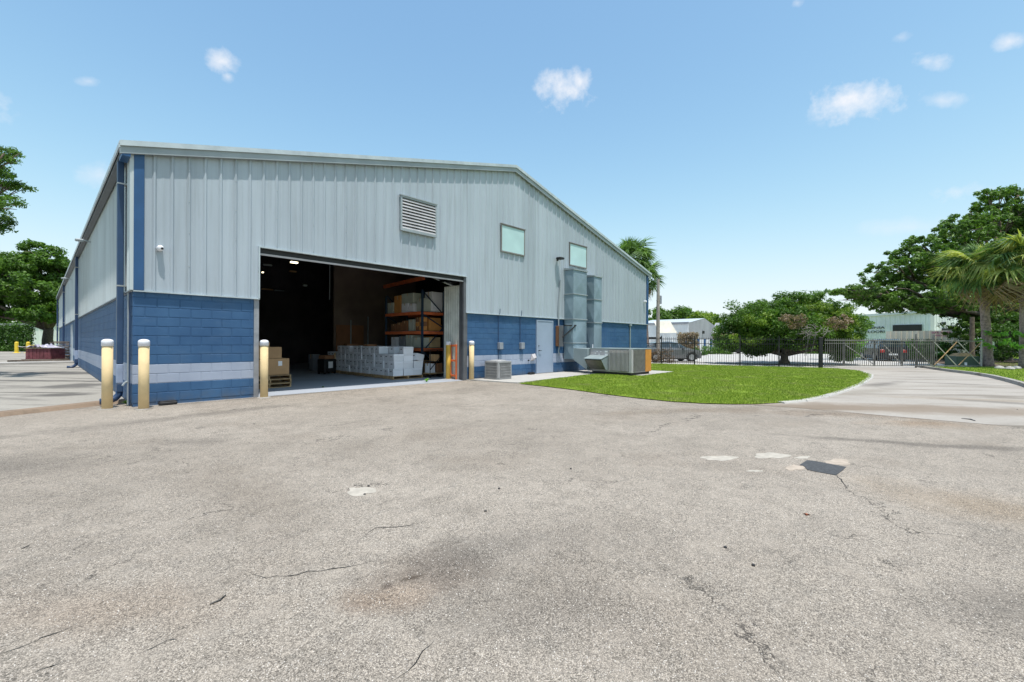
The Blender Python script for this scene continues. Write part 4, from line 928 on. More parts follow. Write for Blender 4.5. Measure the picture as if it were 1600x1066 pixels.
def rbox(x, y, z, w, d, h, m, label, cat='carton', rz=0): return carton(cat, label, (8.97+x, 2.4+y, .006+z+D0), (w, d, h), M[m], rz, sticker=False)
rbox(.75, .28, 2.5, .52, .5, .80, 'white', 'tall white box at the near end of the top rack shelf')
rbox(.28, .30, 2.5, .40, .42, .52, 'creambox', 'pale green grey wrapped box beside the upright on the top rack shelf')
rbox(.25, .82, 2.5, .44, .34, .33, 'white', 'white file box low on the top rack shelf, nearest to the upright')
rbox(.25, 1.28, 2.5, .44, .46, .36, 'white', 'white box with a dark handle in the middle of the top rack shelf')
rbox(.30, 1.85, 2.5, .5, .5, .72, 'card3', 'orange brown carton wrapped with pale boxes on the top rack shelf')
rbox(.28, 2.38, 2.5, .5, .44, .45, 'creambox', 'pale wrapped box at the far end of the top rack shelf')
rbox(.30, 1.12, 2.865, .5, .84, .40, 'creambox', 'wide pale wrapped box stacked on top of the white boxes on the rack')
rbox(.72, .32, 1.73, .62, .42, .26, 'card3', 'orange carton, lower of two at the near end of the middle shelf'); rbox(.70, .32, 1.992, .6, .42, .26, 'card3', 'orange carton, upper of two at the near end of the middle shelf')
for i in range(3):
    for j in range(2): rbox(.16, .16+j*.26, 1.73+i*.175, .2, .24, .172, 'card2' if (i+j) % 2 else 'card3', 'small boxed bottle carton on the middle shelf, %s layer, %s' % (['bottom', 'middle', 'top'][i], ['beside the upright', 'second from the upright'][j]))
rbox(.35, .92, 1.73, .5, .36, .46, 'creambox', 'pale grey box behind the small cartons on the middle shelf')
for i, (y, h) in enumerate(((1.35, .42), (1.75, .35), (2.2, .3))): rbox(.3, y, 1.73, .45, .36, h, 'card2', ['tall dark brown carton on the middle shelf', 'dark brown carton second from the far end of the middle shelf', 'low dark brown carton at the far end of the middle shelf'][i])
for i, (x, y, h, m_) in enumerate(((.72, .3, .42, 'tape'), (.25, .42, .40, 'creambox'), (.25, .95, .5, 'creambox'), (.28, 1.5, .45, 'greyplastic'), (.28, 2.1, .42, 'white'))):
    rbox(x, y, 1.05, .48, .42, h, m_, ['tan carton with a label at the near end of the low shelf', 'pale wrapped bundle on the low shelf by the upright', 'tall pale wrapped bundle on the low shelf', 'grey plastic crate on the low shelf', 'white carton at the far end of the low shelf'][i])
rbox(1.0-.1, .75, 1.05, .35, .4, .45, 'card3', 'orange brown carton at the back of the low shelf'); 
for i, (x, y) in enumerate(((.45, .6), (.45, 1.2), (.75, .55))): carton('carton', ['brown carton on the floor under the rack near the trolley', 'dark carton on the floor deep under the rack', 'tan carton on the floor under the rear of the rack'][i], (8.97+x, 2.4+y, .006), (.4, .45, .6), M['card2' if i else 'card'], sticker=False)
# orange loose beam overhead and orange ladder frame by the liner
b = MB(); b.bar(P(600, 448, 21.5), P(662, 434, 18.6), .10, .16); tag(b.build('loose_beam', M['rack']), 'orange brown beam high above the far end of the rack', 'beam')
t_ = thing('ladder_frame', 'orange steel frame standing against the pale liner behind the bollard', 'frame', (9.08, .45, .006))
b = MB(); b.bbox(-.02, .03, -.02, .03, 0, 1.28, .004); b.build('post', M['rack'], t_); b = MB(); b.bbox(-.02, .03, .30, .35, 0, 1.28, .004); b.build('post', M['rack'], t_)
for z in (.1, .65, 1.2): b = MB(); b.bbox(-.015, .025, .032, .298, z, z+.07, .003); b.build('rung', M['rack'], t_)
# trolley
t_ = thing('trolley', 'black framed trolley with a wooden platform and casters in front of the rack', 'trolley', (9.18, 1.92, .006), .08)
b = MB(); b.bbox(-.42, .42, -.26, .26, .14, .17, .005); b.build('platform', M['wood'], t_)
for (x, y) in ((-.38, -.22), (.38, -.22), (-.38, .22), (.38, .22)):
    b = MB(); b.cyl((x, y-.015, .055), (x, y+.015, .055), .055, n=14); b.box(x-.015, x+.015, y-.025, y-.018, .05, .14); b.build('caster', M['black'], t_)
    b = MB(); b.tube([(x, y, .17), (x, y, 1.05)], .016, 6); b.build('upright', M['black'], t_)
b = MB(); b.tube([(-.38, -.22, 1.05), (.38, -.22, 1.05), (.38, .22, 1.05), (-.38, .22, 1.05), (-.38, -.22, 1.05)], .016, 6); b.bar((-.38, -.22, .3), (.38, -.22, 1.0), .025, .025); b.box(-.36, .36, -.2, .2, .6, .61); b.build('rail', M['black'], t_)
for i, (x, z, m_) in enumerate(((9.0, .182, 'white'), (9.35, .182, 'card2'), (9.2, .624, 'card'))): carton('carton', ['small white box on the trolley platform', 'brown box on the trolley platform', 'brown box on the upper tray of the trolley'][i], (x, 1.92, z), (.26, .3, .36 if i < 2 else .26), M[m_], .08, sticker=False)
# things in the dark
p = P(511, 583, 18.6)
t_ = thing('tool_cart', 'dark tool cart with a white notice standing deep in the doorway', 'cart', (p.x, p.y, .006), .3)
b = MB(); b.bbox(-.3, .3, -.22, .22, .08, .62, .02); b.build('body', M['black'], t_); b = MB(); b.box(-.12, .10, -.235, -.222, .25, .52); b.build('notice', M['paper'], t_); b = MB(); b.bbox(-.26, .22, -.2, .2, .625, .78, .02); b.build('tray', M['card2'], t_); b = MB(); b.tube([(.28, 0, .62), (.42, 0, .85), (.42, 0, .6), (.36, .1, .2)], .04, 6); b.build('hose', M['tape'], t_)
b = MB(); [b.cyl((x, y-.02, .04), (x, y+.02, .04), .04, n=10) for x in (-.25, .25) for y in (-.18, .18)]; b.build('casters', M['black'], t_)
p = P(491, 575, 20.5); carton('carton', 'pale grey carton standing in the dark left of the tool cart', (p.x, p.y, .006), (.35, .35, .75), M['greyplastic'], .2, sticker=False)
# small weed at the door sill
def weed(p, s, label, n=9, m='leafb', seed=2):
    r = random.Random(seed); b = MB()
    for k in range(n):
        a = r.uniform(0, 6.28); q = Vector((math.cos(a), math.sin(a), 0)); h = r.uniform(.5, 1)*s; w = Vector((-q.y, q.x, 0))*s*.16
        m1 = Vector(p)+q*s*.3+Vector((0, 0, h*.8)); e = Vector(p)+q*s*.7+Vector((0, 0, h*.6))
        b.add([Vector(p), m1-w, e, m1+w], [(0,1,2,3)])
    tag(b.build('weed', M[m]), label, 'weed')
pw = G(667, 597); weed((pw.x, pw.y, 0), .17, 'small green weed growing at the door sill before the file boxes', 16)
weed((-.06, .35, .02), .12, 'weeds growing between the downspout elbow and the corner', 14, 'leafm', 5)
pw = G(505, 606); weed((pw.x, pw.y, 0), .07, 'tiny dark weeds in the crack along the door sill', 14, 'leafd', 6)

# ------------------------------------------------------------------ the left yard
MB().box(-3.3, -.02, 22.6, 24.0, .04, .16).build('door_slab', M['walk'], kind='structure')
for i, (x, y) in enumerate(((100, 567.5), (75, 566))): 
    p = G(x, y, .045); b = MB(); b.bbox(-.55, .55, -.09, .09, 0, .12, .02); o = b.build('wheel_stop', M['curb']); o.location = (p.x+.2, p.y, .045); tag(o, ['short concrete block on the apron by the second downspout', 'short concrete block on the apron before the paver pallet'][i], 'block')
pp = P(72, 561, 27.5); pc = thing('paver_stack', 'stack of dark red pavers on a pallet beside the side wall', 'paver stack', (pp.x, pp.y, .045), -YAW+.1)
pallet((pp.x, pp.y, .047), 'old grey pallet under the red pavers', 1.6, 1.3, 'oldwood', -YAW+.1)
b = MB(); r_ = random.Random(3)
for L in range(6):
    for i in range(7):
        for j in range(5): b.box(-.70+i*.2+r_.uniform(-.008, .008), -.52+i*.2, -.5+j*.2, -.31+j*.2, .13+L*.105, .13+L*.105+.1)
b.build('pavers', M['paver'], pc, kind='stuff')
b = MB(); b.box(-.75, .75, -.56, .54, .765, .80); b.build('top_board', M['oldwood'], pc)
def crumple(name, cx, cy, z, w, d, h, seed, m, parent=None):
    n = 12; r = random.Random(seed); V = [(-w/2+w*i/n+cx, -d/2+d*j/n+cy, z+h*max(0, r.gauss(.5, .35))*math.sin(math.pi*(i+.3)/(n+.6))) for j in range(n+1) for i in range(n+1)]
    return MB().add(V, [(j*(n+1)+i, j*(n+1)+i+1, (j+1)*(n+1)+i+1, (j+1)*(n+1)+i) for j in range(n) for i in range(n)]).build(name, m, parent)
crumple('wrap_sheet', -.15, 0, .81, 1.3, 1.0, .22, 4, M['plastic'], pc)
p2 = pp+Vector((1.0, .9, 0)); t_ = thing('plank_pile', 'heap of old grey boards and scrap behind the red pavers', 'wood pile', (p2.x, p2.y, .045), -YAW)
b = MB()
for k in range(26): b.bar((r_.uniform(-1, -.4), r_.uniform(-.5, .5), .06+k*.045), (r_.uniform(.4, 1), r_.uniform(-.5, .5), .06+k*.045+r_.uniform(-.04, .04)), .13, .035)
b.build('boards', M['oldwood'], t_, kind='stuff')
p3 = P(72, 565, 26.0)
for i, dx in enumerate((-1.0, .4)): pallet((p3.x+dx*CA, p3.y-dx*SA, .047), ['empty weathered pallet lying before the paver stack, left one', 'empty weathered pallet lying before the paver stack, right one'][i], 1.3, 1.1, 'oldwood', -YAW+.05*i)
for i, x in enumerate((26, 44)):
    p = P(x, 551, 42); t_ = thing('bollard', ['short bright yellow bollard by the hedge, left one', 'short bright yellow bollard by the hedge, right one'][i], 'bollard', (p.x, p.y, .045), 0, 'short yellow bollards by the hedge')
    b = MB(); b.lathe([(.14, 0), (.14, .98), (.10, 1.06), (.01, 1.08)], 14); b.build('post', M['brightyel'], t_); b = MB(); b.lathe([(.30, 0), (.28, .04), (.14, .06)], 14); b.build('footing', M['brightyel'], t_)
a_, b__ = P(26, 540, 42), P(44, 540, 42); b = MB(); b.tube([a_.lerp(b__, k/8)-Vector((0, 0, .12*math.sin(math.pi*k/8))) for k in range(9)], .03, 6); tag(b.build('chain', M['unit']), 'pale chain hanging between the two short yellow bollards', 'chain')
t_ = thing('guard_rail', 'short yellow rail between the far bollard and the pavers', 'rail', tuple(P(52, 551, 41).xy)+(.045,), -YAW)
for x in (-.5, .1, .7): MB().bbox(x-.04, x+.04, -.04, .04, 0, .8, .01).build('post', M['brightyel'], t_)
MB().box(-.54, .74, -.03, .03, .7, .78).build('rail_bar', M['brightyel'], t_)

# ------------------------------------------------------------------ foliage
def leaf_mesh(name, clumps, n_per, size, m, drop=.2, flat_=.6):
    """clumps: (centre, radius, squash)"""
    C_ = np.array([c[0] for c in clumps]); Rr = np.array([c[1] for c in clumps]); n = len(clumps)*n_per
    idx = np.repeat(np.arange(len(clumps)), n_per)
    d = rng.normal(size=(n, 3)); d /= np.linalg.norm(d, axis=1)[:, None]; rad = rng.uniform(0, 1, n)**.5
    pos = C_[idx]+d*(rad*Rr[idx])[:, None]*np.array([1, 1, flat_])
    nrm = d*.6+rng.normal(size=(n, 3))*.55+np.array([0, 0, .5]); nrm /= np.linalg.norm(nrm, axis=1)[:, None]
    a = np.cross(nrm, rng.normal(size=(n, 3))); a /= np.linalg.norm(a, axis=1)[:, None]; b = np.cross(nrm, a)
    s = size*rng.uniform(.6, 1.3, n)[:, None]; k = .42
    V = np.stack([pos-a*s, pos-b*s*k+nrm*s*.12, pos+a*s, pos+b*s*k+nrm*s*.12], 1)
    return np_mesh(name, V.reshape(-1, 3), np.arange(4*n).reshape(-1, 4), m)
def lobe_clumps(lobes, per_m3=.9, cr=(.35, .75), shell=.55, maxn=400):
    out = []
    for (c, rx, rz) in lobes:
        n = min(maxn, int(per_m3*4.2*rx*rx*rz)+12)
        for _ in range(n):
            d = rng.normal(size=3); d /= np.linalg.norm(d); q = shell+(1-shell)*rng.random()**.7
            if d[2] < -.55: q *= .8
            if rng.random() < .2: q *= rng.uniform(1.05, 1.3)
            p = np.array(c)+d*np.array([rx, rx, rz])*q
            if p[2] > .2: out.append((p, rng.uniform(*cr)))
    return out
def limb_tree(base, h0, lobes, r0, seed, lean=(0, 0)):
    r = random.Random(seed); b = MB(); base = Vector(base); fork = base+Vector((lean[0], lean[1], h0))
    b.tube([base-Vector((0, 0, .1)), base+Vector((0, 0, .15)), base.lerp(fork, .5)+Vector((r.uniform(-.1, .1), r.uniform(-.1, .1), 0)), fork], [r0*1.5, r0*1.1, r0*.9, r0*.8], 10)
    for (c, rx, rz) in lobes:
        c = Vector(c); mid = fork.lerp(c, .5)+Vector((r.uniform(-.3, .3), r.uniform(-.3, .3), r.uniform(-.2, .4)))
        b.tube([fork-Vector((0, 0, .1)), mid, c], [r0*.55, r0*.3, r0*.12], 7)
        for k in range(6):
            d = Vector((r.gauss(0, 1), r.gauss(0, 1), r.gauss(.2, .7))).normalized(); e = c+Vector((d.x*rx, d.y*rx, d.z*rz))*.85; s_ = mid.lerp(c, r.uniform(.3, 1))
            b.tube([s_, s_.lerp(e, .5)+Vector((r.uniform(-.2, .2), r.uniform(-.2, .2), r.uniform(0, .3)))*rx*.4, e], [r0*.16, r0*.10, r0*.03], 5)
    return b
def tree(name, label, base, h0, lobes, r0, leaves, size, m, seed, cr=(.35, .75), per=.9, shell=.55, lean=(0, 0), group=None, cat='tree', flat_=.6):
    t_ = thing(name, label, cat, base, 0, group); B0 = Vector(base)
    L = [((c[0]-B0.x, c[1]-B0.y, c[2]-B0.z), rx, rz) for c, rx, rz in lobes]
    limb_tree((0, 0, 0), h0, L, r0, seed, lean).build('trunk', M['bark'], t_, smooth=True)
    cl = lobe_clumps(L, per, cr, shell); link('crown', leaf_mesh('crown', cl, max(6, leaves//len(cl)), size, M[m], flat_=flat_), t_); return t_
def PL(lst, Y0): return [(tuple(P(x, y, Y0+dy)), rx*(Y0+dy)/F, ry*(Y0+dy)/F) for (x, y, rx, ry, dy) in lst]
# rounded tree at the fence
bt = G(1226, 568.5); bt = P(1226, 568, 29.2); bt.z = 0
t_ = tree('rounded_tree', 'low wide rounded evergreen tree at the iron fence behind the lawn', bt, .7,
     PL([(1225, 490, 62, 30, 0), (1185, 503, 50, 32, -.6), (1158, 522, 36, 26, .2), (1142, 534, 24, 16, -.5), (1270, 498, 52, 32, .3), (1300, 512, 42, 32, -.6), (1318, 528, 32, 26, .4), (1230, 515, 56, 34, -1.8), (1225, 510, 50, 34, 1.8), (1195, 532, 38, 22, -.8), (1180, 546, 20, 12, .2), (1318, 550, 18, 16, -.3), (1262, 482, 40, 18, 0), (1290, 535, 34, 18, .8)], 29.2), .26, 135000, .08, 'leafm', 11, cr=(.26, .55), per=3.0, shell=.25, flat_=.8)
cl = lobe_clumps([((c[0]-bt.x, c[1]-bt.y, c[2]), rx, rz) for c, rx, rz in PL([(1290, 500, 40, 22, -1.8), (1318, 518, 26, 20, -1.5), (1262, 486, 36, 16, -1.6), (1185, 500, 20, 10, -2.2), (1170, 530, 22, 9, -1.8)], 29.2)], 3.0, (.2, .42), .6); link('foliage', leaf_mesh('foliage', cl, 60, .075, M['leafy']), t_, label='yellower leaves on the right of the crown')
cl = lobe_clumps([((c[0]-bt.x, c[1]-bt.y, c[2]), rx, rz) for c, rx, rz in PL([(1238, 502, 18, 13, -4.1), (1312, 505, 16, 12, -3.6)], 29.2)], 9, (.15, .3), .4); link('foliage', leaf_mesh('foliage', cl, 55, .065, M['leafdull']), t_, label='browned dead leaves at the front of the crown')
b = MB(); r_ = random.Random(8); c0 = P(1268, 519, 24.9)
for k in range(46):
    a0 = c0+Vector((CA, -SA, 0))*r_.uniform(-.75, .95)+Vector((0, 0, r_.uniform(-.15, .30))); a = r_.uniform(0, 6.28); L_ = r_.uniform(.15, .5)
    e = a0+Vector((CA*math.cos(a)*L_, -SA*math.cos(a)*L_, L_*.5*math.sin(a)))+Vector((r_.uniform(-.15, .15), r_.uniform(-.15, .15), 0)); b.tube([a0, a0.lerp(e, .5)+Vector((0, 0, r_.uniform(-.05, .07))), e, e+Vector((r_.uniform(-.08, .08), 0, -r_.uniform(.02, .2)))], [.013, .010, .007, .004], 5)
for x1, x2 in ((1266, 1257), (1275, 1266), (1262, 1260)): b.tube([P(x1, 520, 24.9), P((x1+x2)/2+1, 535, 25.0), P(x2, 556, 25.1)], [.022, .016, .010], 6)
b.v = [(v[0]-bt.x, v[1]-bt.y, v[2]) for v in b.v]; b.build('dead_branch', M['greytwig'], t_, label='bare grey dead twigs hanging at the front of the crown')
# large oak behind the gate
bo = P(1568, 565, 36); bo.z = 0
tree('oak_tree', 'large dark oak spreading over the gate behind the palms', bo, 3.2,
     PL([(1560, 325, 40, 20, 1), (1530, 345, 44, 20, 0), (1590, 350, 48, 34, 2), (1640, 350, 60, 54, 0), (1500, 368, 44, 22, -1), (1550, 385, 50, 34, 2), (1440, 382, 36, 15, 0), (1412, 398, 26, 15, 1), (1470, 400, 48, 24, -2), (1395, 422, 40, 18, 0), (1440, 430, 54, 26, 2), (1500, 425, 54, 36, -1), (1345, 452, 34, 11, -1), (1308, 456, 16, 4, 0), (1378, 452, 48, 22, 1), (1392, 472, 48, 12, 0), (1345, 466, 34, 10, 2), (1440, 462, 54, 24, -2), (1425, 478, 60, 11, 0), (1500, 462, 50, 26, 2), (1560, 435, 70, 54, 1), (1475, 480, 36, 10, -3), (1525, 490, 48, 28, 0), (1640, 440, 80, 70, 1), (1515, 518, 32, 16, -2), (1590, 302, 24, 12, 1), (1545, 306, 20, 9, 0), (1570, 500, 50, 40, 2)], 36), .5, 165000, .13, 'leaf_oak', 21, cr=(.16, .42), per=2.2, shell=.4, flat_=.7)
# understory behind the palms
for i, (x, y, rx, ry, Y, l) in enumerate([(1500, 540, 40, 34, 36, 'dark bush behind the right end of the gate'), (1565, 535, 44, 42, 33, 'dark bush between the two near palm trunks'), (1640, 530, 60, 50, 31, 'dark bush at the right edge of the picture'), (1600, 480, 70, 50, 38, 'tall dark shrub mass under the oak')]):
    p = P(x, y, Y); o = link('bush', leaf_mesh('bush', lobe_clumps([(tuple(p), rx*Y/F, ry*Y/F)], 2.2, (.25, .5), .5), 45, .10, M['leafd'])); tag(o, l, 'bush')
# palms
def frond_mesh(seed, m, R_=1.05, droop=.5, fold=.3):
    r = random.Random(seed); b = MB(); pet = .85
    b.tube([(0, 0, 0), (pet*.5, 0, .10), (pet, 0, .05)], [.022, .016, .012], 5)
    n = 28
    for k in range(n):
        a = R(-118+236*k/(n-1))+r.gauss(0, .05); L = R_*(1-.22*abs(a)/2.1)*r.uniform(.85, 1.1); 
        d = Vector((math.cos(a), math.sin(a), 0)); w = Vector((-d.y, d.x, 0))*.034
        b0 = Vector((pet, 0, .05)); z1 = -fold*.25*abs(math.sin(a))*L; m1 = b0+d*L*.5+Vector((0, 0, z1+.05)); e = b0+d*L*.92+Vector((0, 0, z1*2-droop*L*.9*r.uniform(.2, 1.9))); 
        b.add([b0, m1-w, m1+w, e, m1+Vector((0, 0, -.02))], [(0, 1, 4), (0, 4, 2), (1, 3, 4), (4, 3, 2)])
    return b.mesh('frond', m)
FR = {k: [frond_mesh(s, M[k], R_=rr, droop=dp) for s, rr, dp in ((1, 1.0, .15), (2, 1.05, .3), (3, .9, .5))] for k in ('frond', 'frondy')}
FR['frondd'] = [frond_mesh(5, M['frondd'], R_=.95, droop=1.1), frond_mesh(6, M['frondd'], R_=.85, droop=1.3)]
def palm(base, top, label, scale, seed, mix=.35, n=40, dead=8, r=.2):
    rd = random.Random(seed); t_ = thing('palm_tree', label, 'palm', (base[0], base[1], 0)); top = Vector(top)-Vector((base[0], base[1], 0))
    b = MB(); k = 16; pts = [Vector((0, 0, -.1)).lerp(top, i/(k-1)) for i in range(k)]
    b.tube(pts, [r*(1.18-.25*i/k)*(1.06 if i % 2 else .97) if i else r*1.4 for i in range(k)], 14)
    b.build('trunk', M['palmbark'], t_, smooth=True)
    b = MB()
    for i in range(90):
        f = rd.uniform(.62, .99); a = rd.uniform(0, 6.28); c = top*f; q = Vector((math.cos(a), math.sin(a), 0)); b.tube([c+q*r*.8, c+q*(r+.10*scale)+Vector((0, 0, .22*scale))], [.05*scale, .022*scale], 5)
    b.build('leaf_boots', M['palmbark'], t_, kind='stuff')
    for i in range(n+dead):
        de = i >= n; m_ = 'frondd' if de else ('frondy' if rd.random() < mix else 'frond')
        el = R(rd.uniform(-75, -45)) if de else R(85-135*(i/n)**1.1+rd.gauss(0, 9)); a = i*2.39996+rd.gauss(0, .2)
        if m_ == 'frondy' and el > R(20): el -= R(30)
        o = link('frond', rd.choice(FR[m_]), t_, top+Vector((math.cos(a), math.sin(a), 0))*.1*scale+Vector((0, 0, -.25 if de else 0)))
        o.rotation_euler = Euler((rd.gauss(0, .35), -el, a), 'XYZ'); s = scale*rd.uniform(.85, 1.1)*(.8 if el > R(50) else 1); o.scale = (s, s, s)
    return t_
p = P(1545, 574, 26.9); p.z = 0; palm(p, P(1534, 422, 26.9), 'near palm tree with drooping yellow green fans at the end of the gate, left one', 1.30, 3, .28, 60, 4, .20)
p = P(1600, 577, 24.8); p.z = 0; palm(p, P(1600, 408, 24.8), 'near palm tree with yellowing fans at the right picture edge', 1.36, 5, .42, 60, 4, .17)
p = P(997, 560, 34); p.z = 0; palm(p, P(984, 404, 34), 'palm tree rising behind the far end of the warehouse roof', 1.15, 8, .0, 66, 10, .2)
p = P(1012, 560, 33.2); p.z = 0; palm(p, P(1004, 432, 33.2), 'lower palm tree behind the corner of the warehouse', .95, 12, .04, 40, 10, .16)
# bright leaves of small saplings beside the palm trunks
for i, (x, y, Y) in enumerate(((1548, 528, 26.5), (1592, 528, 24.4))):
    p = P(x, y, Y); o = link('sapling', leaf_mesh('sapling', [(np.array(P(x+dx, y+dy, Y)), .22) for dx, dy in ((-18, 4), (-8, 10), (8, -5), (16, 8), (20, -6), (2, 14), (-4, -8))], 26, .12, M['leafb'])); tag(o, ['bright green sapling leaves by the trunk of the left near palm', 'bright green sapling leaves by the trunk of the right near palm'][i], 'climber')
# left trees
b1 = P(76, 527, 52); b1.z = 0
tree('shade_tree', 'large spreading green tree at the far left behind the hedge', b1, 2.6,
     PL([(62, 405, 40, 22, 0), (20, 425, 40, 26, -2), (95, 430, 34, 26, 2), (-20, 440, 50, 30, 0), (40, 455, 50, 26, -3), (95, 465, 30, 26, 0), (10, 480, 40, 20, 2), (70, 490, 40, 16, -2), (-60, 450, 60, 40, 0), (130, 450, 40, 40, 3), (-30, 490, 30, 14, 0)], 52), .55, 95000, .19, 'leafm', 31, cr=(.5, 1.0), per=.42, shell=.4, flat_=.7)
b2 = P(-130, 600, 15); b2.z = 0
tree('oak_tree', 'leafy tree whose upper branches reach in at the left picture edge', b2, 3.0,
     PL([(5, 240, 22, 16, 0), (14, 283, 26, 14, .5), (4, 318, 22, 14, -.4), (0, 350, 14, 16, 0), (-45, 280, 45, 60, 0), (-110, 250, 60, 60, 0), (-150, 330, 60, 60, 1)], 15), .2, 26000, .05, 'leafm', 41, cr=(.14, .26), per=9, shell=.4)
def hedge(name, x0, x1, ytop, ybase, Y, label, m='leafm', th=1.2, sz=.09, dens=60, cat='hedge', Y1=None):
    cl = []; Y1 = Y1 or Y
    n = max(3, int(abs(x1-x0)*Y/F/.38)); 
    for i in range(n+1):
        x = x0+(x1-x0)*i/n; YY = Y+(Y1-Y)*i/n; h = P(x, ytop+rng.uniform(-1, 1), YY).z
        k = max(1, int(h/.4))
        for j in range(k+1):
            for t in (-.5, .5): q = P(x, ytop, YY+t*th); q.z = max(.2, h*j/k-.25); cl.append((np.array(q)+rng.normal(0, .08, 3), .36))
    o = link(name, leaf_mesh(name, cl, dens, sz, M[m], flat_=.9)); return tag(o, label, cat)
hedge('hedge', -70, 47, 507, 550, 47, 'tall dark green hedge at the far left behind the yellow bollards', 'leafd', 1.6, .12, 50)
hedge('hedge', 1068, 1100, 546, 558, 47, 'low dark hedge across the street left of the dark sedan', 'leafd', 1.4, .09)
hedge('hedge', 1100, 1140, 541, 556, 52, 'bright green hedge across the street behind the dark sedan', 'leafm', 1.4, .09)
hedge('hedge', 1325, 1385, 535, 556, 44, 'green hedge seen through the left half of the gate', 'leafb', 1.4, .1)
hedge('hedge', 1396, 1475, 533, 556, 40, 'bright green hedge seen through the gate right of the truck', 'leafb', 1.4, .1)
hedge('hedge', 1200, 1320, 541, 558, 56, 'green hedge across the street behind the rounded tree', 'leafm', 1.4, .1, 40)
hedge('brush', 1012, 1046, 545, 570, 29.9, 'brown scrubby brush along the fence behind the packaged unit', 'brownbush', .6, .06, 60, 'brush')
hedge('shrub', 1062, 1088, 519, 545, 58, 'dull green shrub in front of the far grey building', 'leafdull', 2., .12, 60, 'shrub')
# far tree line
for i, (xa, xb, yt, Y, m_) in enumerate(((1005, 1075, 486, 120, 'leaf_oak'), (1070, 1118, 493, 115, 'leafy'), (1110, 1300, 504, 140, 'leaf_oak'))):
    cl = []
    for k in range(70):
        x = rng.uniform(xa, xb); q = P(x, rng.uniform(yt+2*math.sin(x*.2), 535), Y+rng.uniform(-6, 6)); cl.append((np.array(q), rng.uniform(1.2, 2.2)))
    o = link('far_woods', leaf_mesh('far_woods', cl, 260, .42, M[m_], flat_=.8), kind='stuff'); o['label'] = ['dark tree line beyond the far grey building', 'lighter green trees at the end of the tree line', 'low distant trees behind the rounded tree'][i]; o['category'] = 'woods'
cl = [(np.array(P(rng.uniform(-300, 130), rng.uniform(500, 532), 110+rng.uniform(-5, 5))), 2.) for _ in range(90)]; o = link('far_woods', leaf_mesh('far_woods', cl, 120, .5, M['leaf_oak']), kind='stuff'); o['label'] = 'distant woods beyond the left yard'; o['category'] = 'woods'
cl = [(np.array(P(rng.uniform(1560, 2300), rng.uniform(440, 540), 60+rng.uniform(-5, 5))), 2.) for _ in range(120)]; o = link('far_woods', leaf_mesh('far_woods', cl, 150, .4, M['leaf_oak']), kind='stuff'); o['label'] = 'dark woods beyond the right picture edge'; o['category'] = 'woods'

# ------------------------------------------------------------------ fence and gate
fa, fb_ = Vector((25.0, 2.6, 0)), Vector((28.45, -7.75, 0)); fd_ = (fb_-fa).normalized(); fl = (fb_-fa).length
fr = math.atan2(fd_.y, fd_.x)
fe = thing('iron_fence', 'black iron picket fence along the back of the lawn', 'fence', fa, fr)
pk = MB(); pk.box(-.009, .009, -.009, .009, .05, 1.68); pk.add([(-.009, -.009, 1.68), (.009, -.009, 1.68), (.009, .009, 1.68), (-.009, .009, 1.68), (0, 0, 1.74)], [(0,1,4),(1,2,4),(2,3,4),(3,0,4)]); pkm = pk.mesh('picket', M['fence'])
n = int(fl/.125)
for i in range(n): link('picket', pkm, fe, (.06+i*.125, 0, 0))
for z in (.12, 1.30, 1.58): MB().box(0, fl, -.018, .018, z, z+.035).build('rail', M['fence'], fe)
for s in (0, 2.45, 4.4, 6.9, 8.9): MB().bbox(s-.03, s+.03, -.03, .03, 0, 1.8, .004).build('post', M['fence'], fe)
MB().bbox(fl-.09, fl+.09, -.09, .09, 0, 1.72, .008).build('gate_post', M['fence'], fe)
ga, gb = fb_+Vector((.15, -.15, 0)), P(1534, 575, 25.5); gb.z = 0; gd = (gb-ga).normalized(); gl = (gb-ga).length
gt_ = thing('sliding_gate', 'long grey sliding picket gate with cross braced tail across the driveway', 'gate', ga, math.atan2(gd.y, gd.x))
def gx_at(px):                     # distance along the gate under a photo column
    k = (px-800)/F; best = min(range(0, 1001), key=lambda i: abs(proj(ga+gd*gl*i/1000)-px)); return gl*best/1000
def proj(p):
    du, dv = p.x-cu, p.y-cv; Yc = SA*du+CA*dv; Xc = CA*du-SA*dv; return 800+F*Xc/Yc
gm = M['gate']
pk2 = MB(); pk2.box(-.011, .011, -.011, .011, .10, 1.66); pk2m = pk2.mesh('picket', gm)
xe = gx_at(1466); n = int(xe/.13)
for i in range(n): link('picket', pk2m, gt_, (.05+i*.13, 0, 0))
x1 = gx_at(1425); i = 0
while x1+.07+i*.13 < xe: link('picket', pk2m, gt_, (x1+.07+i*.13, .12, 0)); i += 1
for z in (.10, 1.52): MB().bbox(0, gl, -.028, .028, z, z+.055, .004).build('rail', gm, gt_)
MB().box(0, xe, -.015, .015, 1.36, 1.39).build('rail', gm, gt_)
for px in (1320, 1368, 1411, 1457): s = gx_at(px); MB().bbox(s-.03, s+.03, .03, .08, .1, 1.58, .004).build('stile', gm, gt_)
MB().bbox(gl-.06, gl, -.035, .035, .1, 1.60, .004).build('end_post', M['galv'], gt_)
for (xa_, xb_, up) in ((1318, 1368, 0), (1380, 1411, 0), (1424, 1456, 0)):
    s0, s1 = gx_at(xa_), gx_at(xb_); MB().bar((s0, .04, 1.40), (s1, .04, .17), .035, .035).build('brace', M['galv'], gt_)
for (xa_, xb_) in ((1459, 1494), (1497, 1532)):
    s0, s1 = gx_at(xa_), gx_at(xb_); MB().bar((s0, .0, 1.50), (s1, .0, .17), .035, .035).build('brace', M['galv'], gt_); MB().bar((s0, -.04, .17), (s1, -.04, 1.50), .035, .035).build('brace', M['rust'], gt_, label='rusty diagonal brace')
